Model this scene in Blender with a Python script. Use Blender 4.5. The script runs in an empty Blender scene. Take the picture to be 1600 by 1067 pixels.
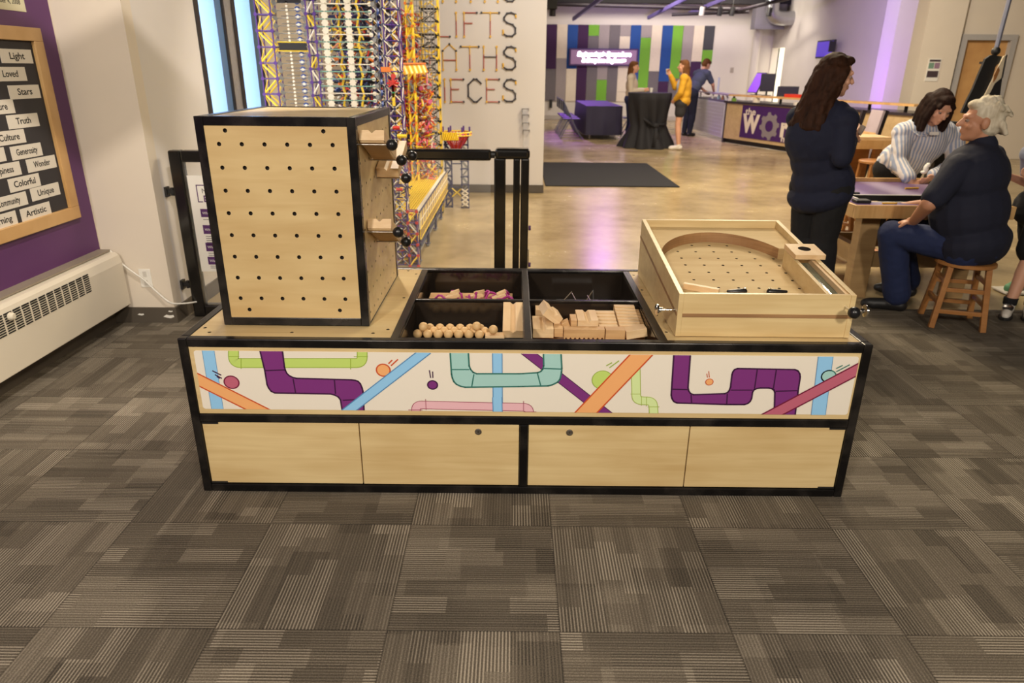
import bpy, bmesh, math, random
from mathutils import Vector, Matrix, Euler
random.seed(7)
S = bpy.context.scene
COL = S.collection
PI = math.pi
V = Vector

def lin(c):
    c = c / 255.0
    return c / 12.92 if c <= .04045 else ((c + .055) / 1.055) ** 2.4
def rgb(r, g, b): return (lin(r), lin(g), lin(b), 1)

# ---------------------------------------------------------------- camera
F, PITCH, ROLL, EYE = 1085.0, .373, .0094, 1.514
cr_, cu_, cf_ = V((1, 0, 0)), V((0, math.sin(PITCH), math.cos(PITCH))), V((0, math.cos(PITCH), -math.sin(PITCH)))
CR = cr_ * math.cos(ROLL) + cu_ * math.sin(ROLL)
CU = cu_ * math.cos(ROLL) - cr_ * math.sin(ROLL)
cam = bpy.data.objects.new('camera', bpy.data.cameras.new('camera')); COL.objects.link(cam)
cam.matrix_world = Matrix(((CR.x, CU.x, -cf_.x, 0), (CR.y, CU.y, -cf_.y, 0), (CR.z, CU.z, -cf_.z, EYE), (0, 0, 0, 1)))
cam.data.sensor_width = 36; cam.data.lens = 36 * F / 1600; cam.data.clip_start = .05; cam.data.clip_end = 200
cam.data.dof.use_dof = True; cam.data.dof.focus_distance = 2.6; cam.data.dof.aperture_fstop = 3.6
S.camera = cam

def ray(px, py): return cf_ * F + CR * (px - 800) - CU * (py - 533.5)
def aty(px, py, y): d = ray(px, py); return V((0, 0, EYE)) + d * (y / d.y)
def atx(px, py, x): d = ray(px, py); return V((0, 0, EYE)) + d * (x / d.x)
def atz(px, py, z): d = ray(px, py); return V((0, 0, EYE)) + d * ((z - EYE) / d.z)

# ---------------------------------------------------------------- world, lights, exposure
S.view_settings.view_transform = 'Standard'; S.view_settings.look = 'None'
S.view_settings.exposure = 0; S.view_settings.gamma = 1; S.view_settings.use_curve_mapping = False
w = bpy.data.worlds.new('world'); S.world = w; w.use_nodes = True
w.node_tree.nodes['Background'].inputs[0].default_value = (1, .86, .70, 1)
w.node_tree.nodes['Background'].inputs[1].default_value = .10

WARM = (1, .82, .58); WARM2 = (1, .88, .735)
def light(name, kind, loc, target, energy, color=WARM, size=.3, spot=60, blend=.4, sx=None):
    d = bpy.data.lights.new(name, kind); o = bpy.data.objects.new(name, d); COL.objects.link(o)
    o.location = loc; d.energy = energy; d.color = color
    if kind == 'AREA':
        d.size = size
        if sx: d.shape = 'RECTANGLE'; d.size_y = sx
    elif kind == 'SPOT':
        d.spot_size = math.radians(spot); d.spot_blend = blend; d.shadow_soft_size = size
    else: d.shadow_soft_size = size
    o.rotation_euler = (V(target) - V(loc)).to_track_quat('-Z', 'Y').to_euler()
    return o
light('track_lamp_front_left', 'AREA', (-1.7, -2.0, 3.3), (-.2, 2.3, .2), 146, (1, .905, .78), .5)
light('track_lamp_front_right', 'AREA', (1.6, -2.2, 3.3), (.7, 2.2, .1), 132, (1, .905, .78), .5)
light('track_lamp_carpet', 'AREA', (.2, .6, 3.6), (.2, 1.2, 0), 9, WARM2, .8)
light('track_lamp_back_left', 'SPOT', (-1.0, 4.6, 3.5), (-1.1, 2.5, .9), 230, WARM2, .06, 50, .6)
light('track_lamp_back_right', 'SPOT', (2.1, 4.4, 3.5), (.9, 2.5, .6), 60, WARM2, .05, 50, .6)
light('track_lamp_wall', 'SPOT', (-.6, 2.3, 3.4), (-2.5, 3.8, 1.2), 235, (1, .90, .80), .05, 70, .5)
light('track_lamp_toy', 'SPOT', (.1, 4.4, 3.6), (-1.2, 5.8, 1.3), 300, WARM2, .08, 60, .6)
light('track_lamp_toy_back', 'SPOT', (.4, 6.4, 3.6), (-1.0, 7.8, .9), 190, WARM2, .08, 44, .5)
light('track_lamp_letters', 'SPOT', (.2, 6.9, 3.7), (-.2, 9.3, 1.3), 120, (1, .95, .95), .1, 70, .7)
light('track_lamp_hall_floor', 'AREA', (1.9, 6.5, 3.8), (1.9, 6.3, 0), 170, (1, .83, .57), 1.2)
light('track_lamp_hall_floor_far', 'AREA', (3.4, 10.6, 3.8), (3.2, 10.2, 0), 240, (1, .83, .57), 1.2)
light('track_lamp_table', 'SPOT', (3.6, 7.0, 3.6), (2.9, 5.2, .7), 95, WARM2, .08, 62, .6)
light('track_lamp_bench', 'SPOT', (4.4, 7.0, 3.6), (3.7, 7.2, .9), 160, WARM2, .08, 40, .6)
light('track_lamp_cream_wall', 'SPOT', (4.6, 9.6, 3.8), (7.9, 13.6, 1.6), 620, WARM2, .1, 70, .5)
light('hall_lamp_panels', 'AREA', (3.6, 21.0, 3.9), (3.6, 24.0, 1.0), 120, WARM2, 3.0, sx=.4)
light('hall_lamp_desk', 'SPOT', (3.9, 13.4, 3.8), (5.0, 15.6, .7), 240, WARM2, .1, 80, .6)
light('hall_lamp_people', 'SPOT', (2.2, 12.6, 3.8), (3.0, 15.2, .9), 260, WARM2, .1, 70, .6)
light('hall_lamp_right_wall', 'SPOT', (5.6, 21.0, 3.8), (8.2, 21.6, 1.2), 140, WARM2, .1, 62, .6)
light('hall_lamp_white_corner', 'AREA', (6.2, 21.5, 3.8), (7.4, 24.0, 1.4), 62, WARM2, .8)
light('hall_lamp_mid', 'AREA', (3.0, 17.5, 4.0), (3.0, 17.5, 0), 70, WARM2, 1.5)
PURPLE = (.42, .12, 1.0)
light('purple_lamp_wall', 'SPOT', (6.2, 14.6, 1.0), (8.2, 16.6, 1.6), 130, PURPLE, .1, 90, .8)
light('purple_lamp_wall_high', 'SPOT', (5.2, 14.0, 3.8), (8.2, 18.2, 2.2), 420, (.60, .44, 1), .1, 90, .8)
light('purple_lamp_floor', 'SPOT', (2.6, 20.0, 3.9), (1.6, 9.0, .0), 120, (.58, .22, 1.0), .35, 50, .7)
light('purple_lamp_top', 'SPOT', (3.5, 19.0, 2.6), (4.2, 24.0, 3.5), 200, (.55, .40, 1.0), .2, 80, .9)
light('purple_lamp_desk', 'SPOT', (3.6, 18.6, 3.9), (4.3, 16.6, .8), 170, PURPLE, .12, 70, .7)
light('purple_lamp_cloth', 'SPOT', (1.2, 21.5, 3.6), (2.1, 18.8, .75), 1100, PURPLE, .12, 50, .7)

# ---------------------------------------------------------------- materials
MATS = {}
def base_mat(name):
    m = bpy.data.materials.new(name); m.use_nodes = True
    nt = m.node_tree; b = nt.nodes['Principled BSDF']
    return m, nt, b
def N(nt, kind, **kw):
    n = nt.nodes.new(kind)
    for k, v in kw.items(): setattr(n, k, v)
    return n
def coords(nt, scale=(1, 1, 1), loc=(0, 0, 0), out='Object'):
    tc = N(nt, 'ShaderNodeTexCoord'); mp = N(nt, 'ShaderNodeMapping')
    mp.inputs['Scale'].default_value = scale; mp.inputs['Location'].default_value = loc
    nt.links.new(tc.outputs[out], mp.inputs[0]); return mp.outputs[0]
def plain(name, col, rough=.5, metal=0, var=.06, scale=12, emis=0, alpha=1, spec=.5, trans=0, coat=0):
    if name in MATS: return MATS[name]
    m, nt, b = base_mat(name)
    b.inputs['Roughness'].default_value = rough; b.inputs['Metallic'].default_value = metal
    b.inputs['Specular IOR Level'].default_value = spec
    b.inputs['Transmission Weight'].default_value = trans; b.inputs['Coat Weight'].default_value = coat
    b.inputs['Alpha'].default_value = alpha
    no = N(nt, 'ShaderNodeTexNoise'); no.inputs['Scale'].default_value = scale; no.inputs['Detail'].default_value = 3
    nt.links.new(coords(nt), no.inputs['Vector'])
    mx = N(nt, 'ShaderNodeMix', data_type='RGBA')
    c = col
    mx.inputs[6].default_value = (c[0] * (1 - var), c[1] * (1 - var), c[2] * (1 - var), 1)
    mx.inputs[7].default_value = (min(1, c[0] * (1 + var)), min(1, c[1] * (1 + var)), min(1, c[2] * (1 + var)), 1)
    nt.links.new(no.outputs['Fac'], mx.inputs[0]); nt.links.new(mx.outputs[2], b.inputs['Base Color'])
    if emis:
        b.inputs['Emission Color'].default_value = col; b.inputs['Emission Strength'].default_value = emis
    MATS[name] = m; return m
def wood(name, c1, c2, rough=.38, scale=(1.6, 14, 26), fig=1.0, coat=.06):
    m, nt, b = base_mat(name)
    b.inputs['Roughness'].default_value = rough; b.inputs['Coat Weight'].default_value = coat; b.inputs['Coat Roughness'].default_value = .25
    no = N(nt, 'ShaderNodeTexNoise'); no.inputs['Scale'].default_value = 1.3; no.inputs['Detail'].default_value = 6; no.inputs['Distortion'].default_value = .8
    nt.links.new(coords(nt, scale), no.inputs['Vector'])
    big = N(nt, 'ShaderNodeTexNoise'); big.inputs['Scale'].default_value = 3.2; big.inputs['Detail'].default_value = 2
    nt.links.new(coords(nt, (1, 2.2, 2.2)), big.inputs['Vector'])
    ad = N(nt, 'ShaderNodeMath', operation='MULTIPLY_ADD'); ad.inputs[1].default_value = .55; 
    nt.links.new(no.outputs['Fac'], ad.inputs[0]); 
    h = N(nt, 'ShaderNodeMath', operation='MULTIPLY'); h.inputs[1].default_value = .45 * fig
    nt.links.new(big.outputs['Fac'], h.inputs[0]); nt.links.new(h.outputs[0], ad.inputs[2])
    r = N(nt, 'ShaderNodeValToRGB'); r.color_ramp.elements[0].position = .32; r.color_ramp.elements[1].position = .66
    r.color_ramp.elements[0].color = c1; r.color_ramp.elements[1].color = c2
    nt.links.new(ad.outputs[0], r.inputs[0]); nt.links.new(r.outputs[0], b.inputs['Base Color'])
    MATS[name] = m; return m
PLY = wood('birch_plywood', rgb(202, 172, 118), rgb(224, 200, 148))
PLYM = wood('playfield_plywood', rgb(196, 164, 112), rgb(214, 188, 138), .65, coat=0)
PLYM.node_tree.nodes['Principled BSDF'].inputs['Specular IOR Level'].default_value = .2
PINE = wood('pine', rgb(206, 168, 118), rgb(230, 200, 156), .5, (10, 2, 40))
PINED = wood('pine_endgrain', rgb(178, 132, 84), rgb(214, 174, 122), .55, (2, 40, 40))
MAPLE = wood('maple', rgb(196, 150, 92), rgb(220, 178, 120), .4, (20, 2, 2))
OAK = wood('oiled_oak', rgb(150, 98, 50), rgb(178, 124, 70), .4, (3, 3, 20))
BROWNW = wood('brown_wood', rgb(140, 92, 48), rgb(168, 116, 64), .5, (3, 3, 16))
PLYEDGE = wood('plywood_edge', rgb(120, 84, 52), rgb(168, 128, 84), .6, (3, 3, 200))

def steel():
    m, nt, b = base_mat('blackened_steel')
    no = N(nt, 'ShaderNodeTexNoise'); no.inputs['Scale'].default_value = 9; no.inputs['Detail'].default_value = 6
    nt.links.new(coords(nt), no.inputs['Vector'])
    r = N(nt, 'ShaderNodeValToRGB'); r.color_ramp.elements[0].color = (.012, .011, .011, 1); r.color_ramp.elements[1].color = (.055, .048, .042, 1)
    r.color_ramp.elements[0].position = .45; r.color_ramp.elements[1].position = .75
    nt.links.new(no.outputs['Fac'], r.inputs[0]); nt.links.new(r.outputs[0], b.inputs['Base Color'])
    b.inputs['Metallic'].default_value = .55; b.inputs['Roughness'].default_value = .24
    return m
STEEL = steel()
STEELW = plain('worn_steel', (.22, .20, .17, 1), .3, .9, .3, 30)
BLACKG = plain('black_gloss', (.010, .009, .008, 1), .16, 0, .1, 5, spec=.6)
BLACK = plain('black_matte', (.012, .011, .011, 1), .5)
BLKNOB = plain('black_knob', (.010, .010, .011, 1), .3)
HOLE = plain('hole_dark', (.02, .013, .008, 1), .9)
CHROME = plain('chrome', (.75, .73, .70, 1), .12, 1, .02)
BRASSY = plain('satin_steel', (.45, .42, .38, 1), .3, 1, .05)
WHITEP = plain('white_card', rgb(232, 228, 218), .6, 0, .02)
INK = plain('black_ink', rgb(28, 26, 26), .7)
PURPLEINK = plain('purple_ink', rgb(82, 40, 98), .6, 0, .02)
ACRYL = plain('clear_acrylic', (.92, .95, .96, 1), .05, 0, 0, 5, alpha=.07, spec=.5)
WALLC = plain('cream_paint', rgb(222, 210, 192), .7, 0, .03, 3)
WALLW = plain('white_paint', rgb(218, 212, 206), .7, 0, .03, 2)
WALLP = plain('purple_paint', rgb(96, 50, 104), .5, 0, .06, 3)
BASEB = plain('grey_vinyl_base', rgb(86, 78, 68), .5, 0, .08, 8)
DARKC = plain('dark_ceiling', (.02, .018, .022, 1), .9)

def carpet():
    m, nt, b = base_mat('carpet_tiles'); L = nt.links.new
    b.inputs['Roughness'].default_value = .95; b.inputs['Specular IOR Level'].default_value = .1
    co = coords(nt, (2, 2, 2), (-2 * .1464, -2 * 1.566, 0))
    def math_(op, a, bb=None, c=None):
        n = N(nt, 'ShaderNodeMath', operation=op)
        for i, v in enumerate((a, bb, c)):
            if v is None: continue
            if isinstance(v, (int, float)): n.inputs[i].default_value = v
            else: L(v, n.inputs[i])
        return n.outputs[0]
    sp = N(nt, 'ShaderNodeSeparateXYZ'); L(co, sp.inputs[0]); x, y = sp.outputs[0], sp.outputs[1]
    ix, iy = math_('FLOOR', x), math_('FLOOR', y)
    fx, fy = math_('SUBTRACT', x, ix), math_('SUBTRACT', y, iy)
    par = math_('FLOORED_MODULO', math_('ADD', ix, iy), 2)      # 0: lines along y, 1: lines along x
    def mixv(f, a, bb): return math_('ADD', math_('MULTIPLY', a, math_('SUBTRACT', 1, f)), math_('MULTIPLY', bb, f))
    s = mixv(par, fx, fy); t = mixv(par, fy, fx)
    tile = math_('ADD', math_('MULTIPLY', ix, 17.0), math_('MULTIPLY', iy, 31.0))
    def wn(a, bb, c):
        cb = N(nt, 'ShaderNodeCombineXYZ'); n = N(nt, 'ShaderNodeTexWhiteNoise', noise_dimensions='3D')
        for i, v in enumerate((a, bb, c)):
            if isinstance(v, (int, float)): cb.inputs[i].default_value = v
            else: L(v, cb.inputs[i])
        L(cb.outputs[0], n.inputs['Vector']); return n.outputs['Value']
    band = math_('FLOOR', math_('MULTIPLY', s, 7.0)); off = wn(band, tile, 3.3)
    blk = math_('FLOOR', math_('ADD', math_('MULTIPLY', t, 2.6), math_('MULTIPLY', off, 2.0)))
    v1 = wn(band, blk, tile)
    band2 = math_('FLOOR', math_('MULTIPLY', s, 4.0)); off2 = wn(band2, tile, 8.1)
    blk2 = math_('FLOOR', math_('ADD', math_('MULTIPLY', t, 2.0), off2))
    v2 = wn(band2, blk2, math_('ADD', tile, 5.5))
    ln = math_('MULTIPLY', s, 50.0); line = math_('FLOOR', ln); lf = math_('SUBTRACT', ln, line)
    v3 = wn(line, tile, 1.7); v4 = wn(math_('FLOOR', math_('MULTIPLY', s, 7.0)), blk, math_('ADD', tile, 9.5))
    prof = math_('POWER', math_('SUBTRACT', 1.0, math_('MULTIPLY', math_('ABSOLUTE', math_('SUBTRACT', lf, .5)), 1.9)), 1.4)
    no = N(nt, 'ShaderNodeTexNoise'); no.inputs['Scale'].default_value = 130; no.inputs['Detail'].default_value = 1
    L(co, no.inputs['Vector'])
    pale = math_('MULTIPLY', math_('GREATER_THAN', v4, .52), math_('ADD', .12, math_('MULTIPLY', v1, .30)))
    amt = math_('ADD', .10, math_('ADD', math_('MULTIPLY', v2, .13), math_('ADD', math_('MULTIPLY', v1, .13), math_('MULTIPLY', v3, .06))))
    amt = math_('ADD', amt, math_('MULTIPLY', math_('SUBTRACT', prof, .35), math_('ADD', .16, pale)))
    amt = math_('ADD', amt, math_('MULTIPLY', math_('SUBTRACT', no.outputs['Fac'], .5), .42))
    seam = math_('LESS_THAN', math_('MINIMUM', math_('MINIMUM', fx, fy), math_('MINIMUM', math_('SUBTRACT', 1, fx), math_('SUBTRACT', 1, fy))), .006)
    amt = math_('SUBTRACT', amt, math_('MULTIPLY', seam, .10))
    r = N(nt, 'ShaderNodeValToRGB'); r.color_ramp.elements[0].position = 0; r.color_ramp.elements[1].position = .85
    r.color_ramp.elements[0].color = rgb(52, 48, 43); r.color_ramp.elements[1].color = rgb(196, 184, 164)
    e = r.color_ramp.elements.new(.3); e.color = rgb(106, 97, 84)
    L(amt, r.inputs[0]); L(r.outputs[0], b.inputs['Base Color'])
    bp = N(nt, 'ShaderNodeBump'); bp.inputs['Strength'].default_value = .5; bp.inputs['Distance'].default_value = .003
    L(prof, bp.inputs['Height']); L(bp.outputs[0], b.inputs['Normal'])
    return m
def concrete():
    m, nt, b = base_mat('polished_concrete'); L = nt.links.new
    n1 = N(nt, 'ShaderNodeTexNoise'); n1.inputs['Scale'].default_value = 1.3; n1.inputs['Detail'].default_value = 8; n1.inputs['Roughness'].default_value = .65
    L(coords(nt), n1.inputs['Vector'])
    r = N(nt, 'ShaderNodeValToRGB'); r.color_ramp.elements[0].position = .36; r.color_ramp.elements[1].position = .66
    r.color_ramp.elements[0].color = rgb(166, 144, 104); r.color_ramp.elements[1].color = rgb(206, 184, 140)
    L(n1.outputs['Fac'], r.inputs[0])
    vo = N(nt, 'ShaderNodeTexNoise'); vo.inputs['Scale'].default_value = 5; vo.inputs['Detail'].default_value = 10; vo.inputs['Distortion'].default_value = 1.5
    L(coords(nt), vo.inputs['Vector'])
    mx = N(nt, 'ShaderNodeMix', data_type='RGBA', blend_type='MULTIPLY'); mx.inputs[0].default_value = .25
    L(r.outputs[0], mx.inputs[6]); L(vo.outputs['Fac'], mx.inputs[7]); L(mx.outputs[2], b.inputs['Base Color'])
    rr = N(nt, 'ShaderNodeMapRange'); rr.inputs[3].default_value = .16; rr.inputs[4].default_value = .34
    L(n1.outputs['Fac'], rr.inputs[0]); L(rr.outputs[0], b.inputs['Roughness'])
    b.inputs['Specular IOR Level'].default_value = .6
    return m

# ---------------------------------------------------------------- mesh helpers
def wmat(o):
    m = Matrix.Identity(4)
    while o is not None:
        m = Matrix.LocRotScale(o.location, o.rotation_euler, o.scale) @ m; o = o.parent
    return m
class MB:
    def __init__(s): s.bm = bmesh.new(); s.mi = 0
    def f(s, vs):
        try: fc = s.bm.faces.new(vs); fc.material_index = s.mi; return fc
        except ValueError: return None
    def box(s, lo, hi, rot=None, mi=None):
        if mi is not None: s.mi = mi
        lo, hi = V(lo), V(hi); c = (lo + hi) / 2; h = (hi - lo) / 2
        pts = [V((x, y, z)) for x in (-h.x, h.x) for y in (-h.y, h.y) for z in (-h.z, h.z)]
        if rot is not None: pts = [rot @ p for p in pts]
        v = [s.bm.verts.new(c + p) for p in pts]
        for q in ((0, 1, 3, 2), (4, 6, 7, 5), (0, 4, 5, 1), (2, 3, 7, 6), (0, 2, 6, 4), (1, 5, 7, 3)): s.f([v[i] for i in q])
        return s
    def beam(s, a, b, w, h, up=(0, 0, 1), mi=None):
        if mi is not None: s.mi = mi
        a, b = V(a), V(b); d = (b - a).normalized(); u = V(up); sx = d.cross(u)
        if sx.length < 1e-4: sx = d.cross(V((1, 0, 0)))
        sx.normalize(); u = sx.cross(d).normalized()
        v = []
        for p in (a, b):
            for i, j in ((-1, -1), (1, -1), (1, 1), (-1, 1)): v.append(s.bm.verts.new(p + sx * (i * w / 2) + u * (j * h / 2)))
        s.f(v[3::-1]); s.f(v[4:])
        for i in range(4): s.f([v[i], v[(i + 1) % 4], v[4 + (i + 1) % 4], v[4 + i]])
        return s
    def ring(s, c, d, r, n, ph=0, up=None):
        d = d.normalized(); a = d.cross(V((0, 0, 1)) if abs(d.z) < .9 else V((1, 0, 0))).normalized(); b = d.cross(a)
        return [s.bm.verts.new(c + a * (r * math.cos(2 * PI * i / n + ph)) + b * (r * math.sin(2 * PI * i / n + ph))) for i in range(n)]
    def cone(s, a, b, r0, r1, n=12, caps=True, mi=None):
        if mi is not None: s.mi = mi
        a, b = V(a), V(b); d = b - a
        A = s.ring(a, d, max(r0, 1e-5), n); B = s.ring(b, d, max(r1, 1e-5), n)
        for i in range(n): s.f([A[i], A[(i + 1) % n], B[(i + 1) % n], B[i]])
        if caps: s.f(A[::-1]); s.f(B)
        return s
    def cyl(s, a, b, r, n=12, mi=None): return s.cone(a, b, r, r, n, True, mi)
    def cap(s, a, b, r0, r1, n=12, k=4, mi=None):     # round cone, closed
        if mi is not None: s.mi = mi
        a, b = V(a), V(b); d = (b - a); L = d.length; d = d / L if L > 1e-6 else V((0, 0, 1))
        rings = []
        for i in range(k, 0, -1):
            t = i / (k + .35) * PI / 2; rings.append((a - d * (r0 * math.sin(t)), r0 * math.cos(t)))
        rings += [(a, r0), (b, r1)]
        for i in range(1, k + 1):
            t = i / (k + .35) * PI / 2; rings.append((b + d * (r1 * math.sin(t)), r1 * math.cos(t)))
        R = [s.ring(c, d, r, n) for c, r in rings]
        for A, B in zip(R, R[1:]):
            for i in range(n): s.f([A[i], A[(i + 1) % n], B[(i + 1) % n], B[i]])
        s.f(R[0][::-1]); s.f(R[-1]); return s
    def tube(s, pts, r, n=8, mi=None, rs=None):
        if mi is not None: s.mi = mi
        pts = [V(p) for p in pts]; R = []
        for i, p in enumerate(pts):
            d = (pts[min(i + 1, len(pts) - 1)] - pts[max(i - 1, 0)]); R.append(s.ring(p, d, rs[i] if rs else r, n))
        for A, B in zip(R, R[1:]):
            best = min(range(n), key=lambda k: (B[k].co - A[0].co).length)
            for i in range(n): s.f([A[i], A[(i + 1) % n], B[(i + 1 + best) % n], B[(i + best) % n]])
        s.f(R[0][::-1]); s.f(R[-1]); return s
    def ell(s, c, r, rot=None, n=16, k=10, mi=None):
        if mi is not None: s.mi = mi
        c = V(c); r = V(r) if not isinstance(r, (int, float)) else V((r, r, r)); R = []
        def P(x, y, z):
            p = V((x * r.x, y * r.y, z * r.z)); return c + (rot @ p if rot is not None else p)
        top = s.bm.verts.new(P(0, 0, 1)); bot = s.bm.verts.new(P(0, 0, -1))
        for j in range(1, k):
            t = PI * j / k
            R.append([s.bm.verts.new(P(math.sin(t) * math.cos(2 * PI * i / n), math.sin(t) * math.sin(2 * PI * i / n), math.cos(t))) for i in range(n)])
        for i in range(n): s.f([top, R[0][i], R[0][(i + 1) % n]]); s.f([bot, R[-1][(i + 1) % n], R[-1][i]])
        for A, B in zip(R, R[1:]):
            for i in range(n): s.f([A[i], B[i], B[(i + 1) % n], A[(i + 1) % n]])
        return s
    def prism(s, pts, ext, mi=None):                   # polygon (3D points) extruded by vector
        if mi is not None: s.mi = mi
        ext = V(ext); A = [s.bm.verts.new(V(p)) for p in pts]; B = [s.bm.verts.new(V(p) + ext) for p in pts]; n = len(A)
        s.f(A[::-1]); s.f(B)
        for i in range(n): s.f([A[i], A[(i + 1) % n], B[(i + 1) % n], B[i]])
        return s
    def lathe(s, c, prof, n=24, mi=None, axis=(0, 0, 1)):  # prof: (r, h)
        if mi is not None: s.mi = mi
        ax = V(axis); c = V(c); R = [s.ring(c + ax * h, ax, max(r, 1e-4), n) for r, h in prof]
        for A, B in zip(R, R[1:]):
            for i in range(n): s.f([A[i], A[(i + 1) % n], B[(i + 1) % n], B[i]])
        s.f(R[0][::-1]); s.f(R[-1]); return s
    def text(s, body, o, right, up, size, mi=None, align='LEFT', bold=0, depth=.0004, shear=0, width=None):
        if mi is not None: s.mi = mi
        cu = bpy.data.curves.new('t', 'FONT'); cu.body = body; cu.size = size; cu.align_x = align; cu.offset = bold; cu.shear = shear
        cu.resolution_u = 3; cu.extrude = depth
        ob = bpy.data.objects.new('t', cu); COL.objects.link(ob)
        dg = bpy.context.evaluated_depsgraph_get(); me = bpy.data.meshes.new_from_object(ob.evaluated_get(dg))
        r, u = V(right).normalized(), V(up).normalized(); nn = r.cross(u)
        k = 1.0
        xs = [v.co.x for v in me.vertices]
        if width and xs: k = width / (max(xs) - min(xs))
        vs = [s.bm.verts.new(V(o) + r * (v.co.x * k) + u * v.co.y + nn * v.co.z) for v in me.vertices]
        for p in me.polygons: s.f([vs[i] for i in p.vertices])
        bpy.data.objects.remove(ob); bpy.data.meshes.remove(me); bpy.data.curves.remove(cu); return s
    def build(s, name, mats, parent=None, smooth=False, bevel=0, seg=2, org=None, label=None):
        me = bpy.data.meshes.new(name)
        bmesh.ops.recalc_face_normals(s.bm, faces=s.bm.faces) if not smooth or True else None
        if parent is not None: s.bm.transform(wmat(parent).inverted())
        elif org is not None: s.bm.transform(Matrix.Translation(-V(org)))
        s.bm.to_mesh(me); s.bm.free()
        for m in (mats if isinstance(mats, (list, tuple)) else [mats]): me.materials.append(m)
        if smooth:
            for p in me.polygons: p.use_smooth = True
        o = bpy.data.objects.new(name, me); COL.objects.link(o)
        if parent is not None: o.parent = parent
        elif org is not None: o.location = org
        if bevel:
            b = o.modifiers.new('bevel', 'BEVEL'); b.width = bevel; b.segments = seg; b.limit_method = 'ANGLE'; b.angle_limit = math.radians(40)
        if smooth == 'auto':
            for p in me.polygons: p.use_smooth = True
            me.set_sharp_from_angle(angle=math.radians(40))
        if label: o['label'] = label
        return o
def thing(name, label, cat, loc=(0, 0, 0), rz=0, group=None):
    o = bpy.data.objects.new(name, None); COL.objects.link(o); o.empty_display_size = .1
    o.location = loc; o.rotation_euler = (0, 0, rz); o['label'] = label; o['category'] = cat
    if group: o['group'] = group
    return o
def tag(o, label, cat, group=None, kind=None):
    o['label'] = label; o['category'] = cat
    if group: o['group'] = group
    if kind: o['kind'] = kind
    return o
def struct(o): o['kind'] = 'structure'; return o
def copy_tree(o, loc=None, rot=None, label=None, parent=None):
    c = o.copy(); COL.objects.link(c)
    if parent is not None: c.parent = parent
    if loc is not None: c.location = loc
    if rot is not None: c.rotation_euler = rot
    if label: c['label'] = label
    for ch in o.children: copy_tree(ch, parent=c)
    return c
def perforated(mb, o, ux, vx, u0, u1, v0, v1, rows, r, depth, n=14, mi=0, mih=1):
    """board face at origin o spanned by ux, vx with round holes; rows = [(v, [u, ...]), ...]; holes go in along -normal"""
    o, ux, vx = V(o), V(ux), V(vx); nn = ux.cross(vx)
    P = lambda u, v: o + ux * u + vx * v
    rows = sorted(rows); vb = [v0] + [(a[0] + b[0]) / 2 for a, b in zip(rows, rows[1:])] + [v1]
    for k, (v, us) in enumerate(rows):
        us = sorted(us); ub = [u0] + [(a + b) / 2 for a, b in zip(us, us[1:])] + [u1]
        for j, u in enumerate(us):
            a0, a1, b0, b1 = ub[j], ub[j + 1], vb[k], vb[k + 1]
            corners = [math.atan2(y - v, x - u) for x in (a0, a1) for y in (b0, b1)]
            angs = sorted([2 * PI * i / n - PI for i in range(n)] + corners)
            inn, out = [], []
            for t in angs:
                c, s_ = math.cos(t), math.sin(t)
                kx = (a1 - u) / c if c > 1e-9 else ((a0 - u) / c if c < -1e-9 else 1e9)
                ky = (b1 - v) / s_ if s_ > 1e-9 else ((b0 - v) / s_ if s_ < -1e-9 else 1e9)
                q = min(kx, ky); inn.append((u + r * c, v + r * s_)); out.append((u + q * c, v + q * s_))
            I = [mb.bm.verts.new(P(*p)) for p in inn]; O = [mb.bm.verts.new(P(*p)) for p in out]
            D = [mb.bm.verts.new(P(*p) - nn * depth) for p in inn]; m = len(angs)
            for i in range(m):
                mb.mi = mi; mb.f([I[i], O[i], O[(i + 1) % m], I[(i + 1) % m]])
                mb.mi = mih; mb.f([D[i], I[i], I[(i + 1) % m], D[(i + 1) % m]])
            mb.f(D)
    mb.mi = mi
# ================================================================ the setting
XL, YF, XW, YL = -2.52, 4.15, -2.13, 9.29
def slab(name, lo, hi, m): return struct(MB().box(lo, hi).build(name, m))
slab('floor', (-6, -4, -.1), (9, 4.52, 0), carpet())
slab('floor_hall', (-6, 4.52, -.1), (12, 26, -.004), concrete())
slab('trim_1', (-2.13, 4.50, -.004), (9, 4.54, .004), BASEB)
slab('wall_left', (XL - .15, -4, 0), (XL, YF, 4.2), WALLC)
slab('wall_left_purple', (XL, -4, .45), (XL + .004, YF - .012, 4.2), WALLP)
slab('wall_left_return', (XL - .15, YF, 0), (XW, YF + .1, 4.2), WALLC)
MORTAR = plain('concrete_mullion', rgb(150, 146, 142), .8, 0, .2, 30)
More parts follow.
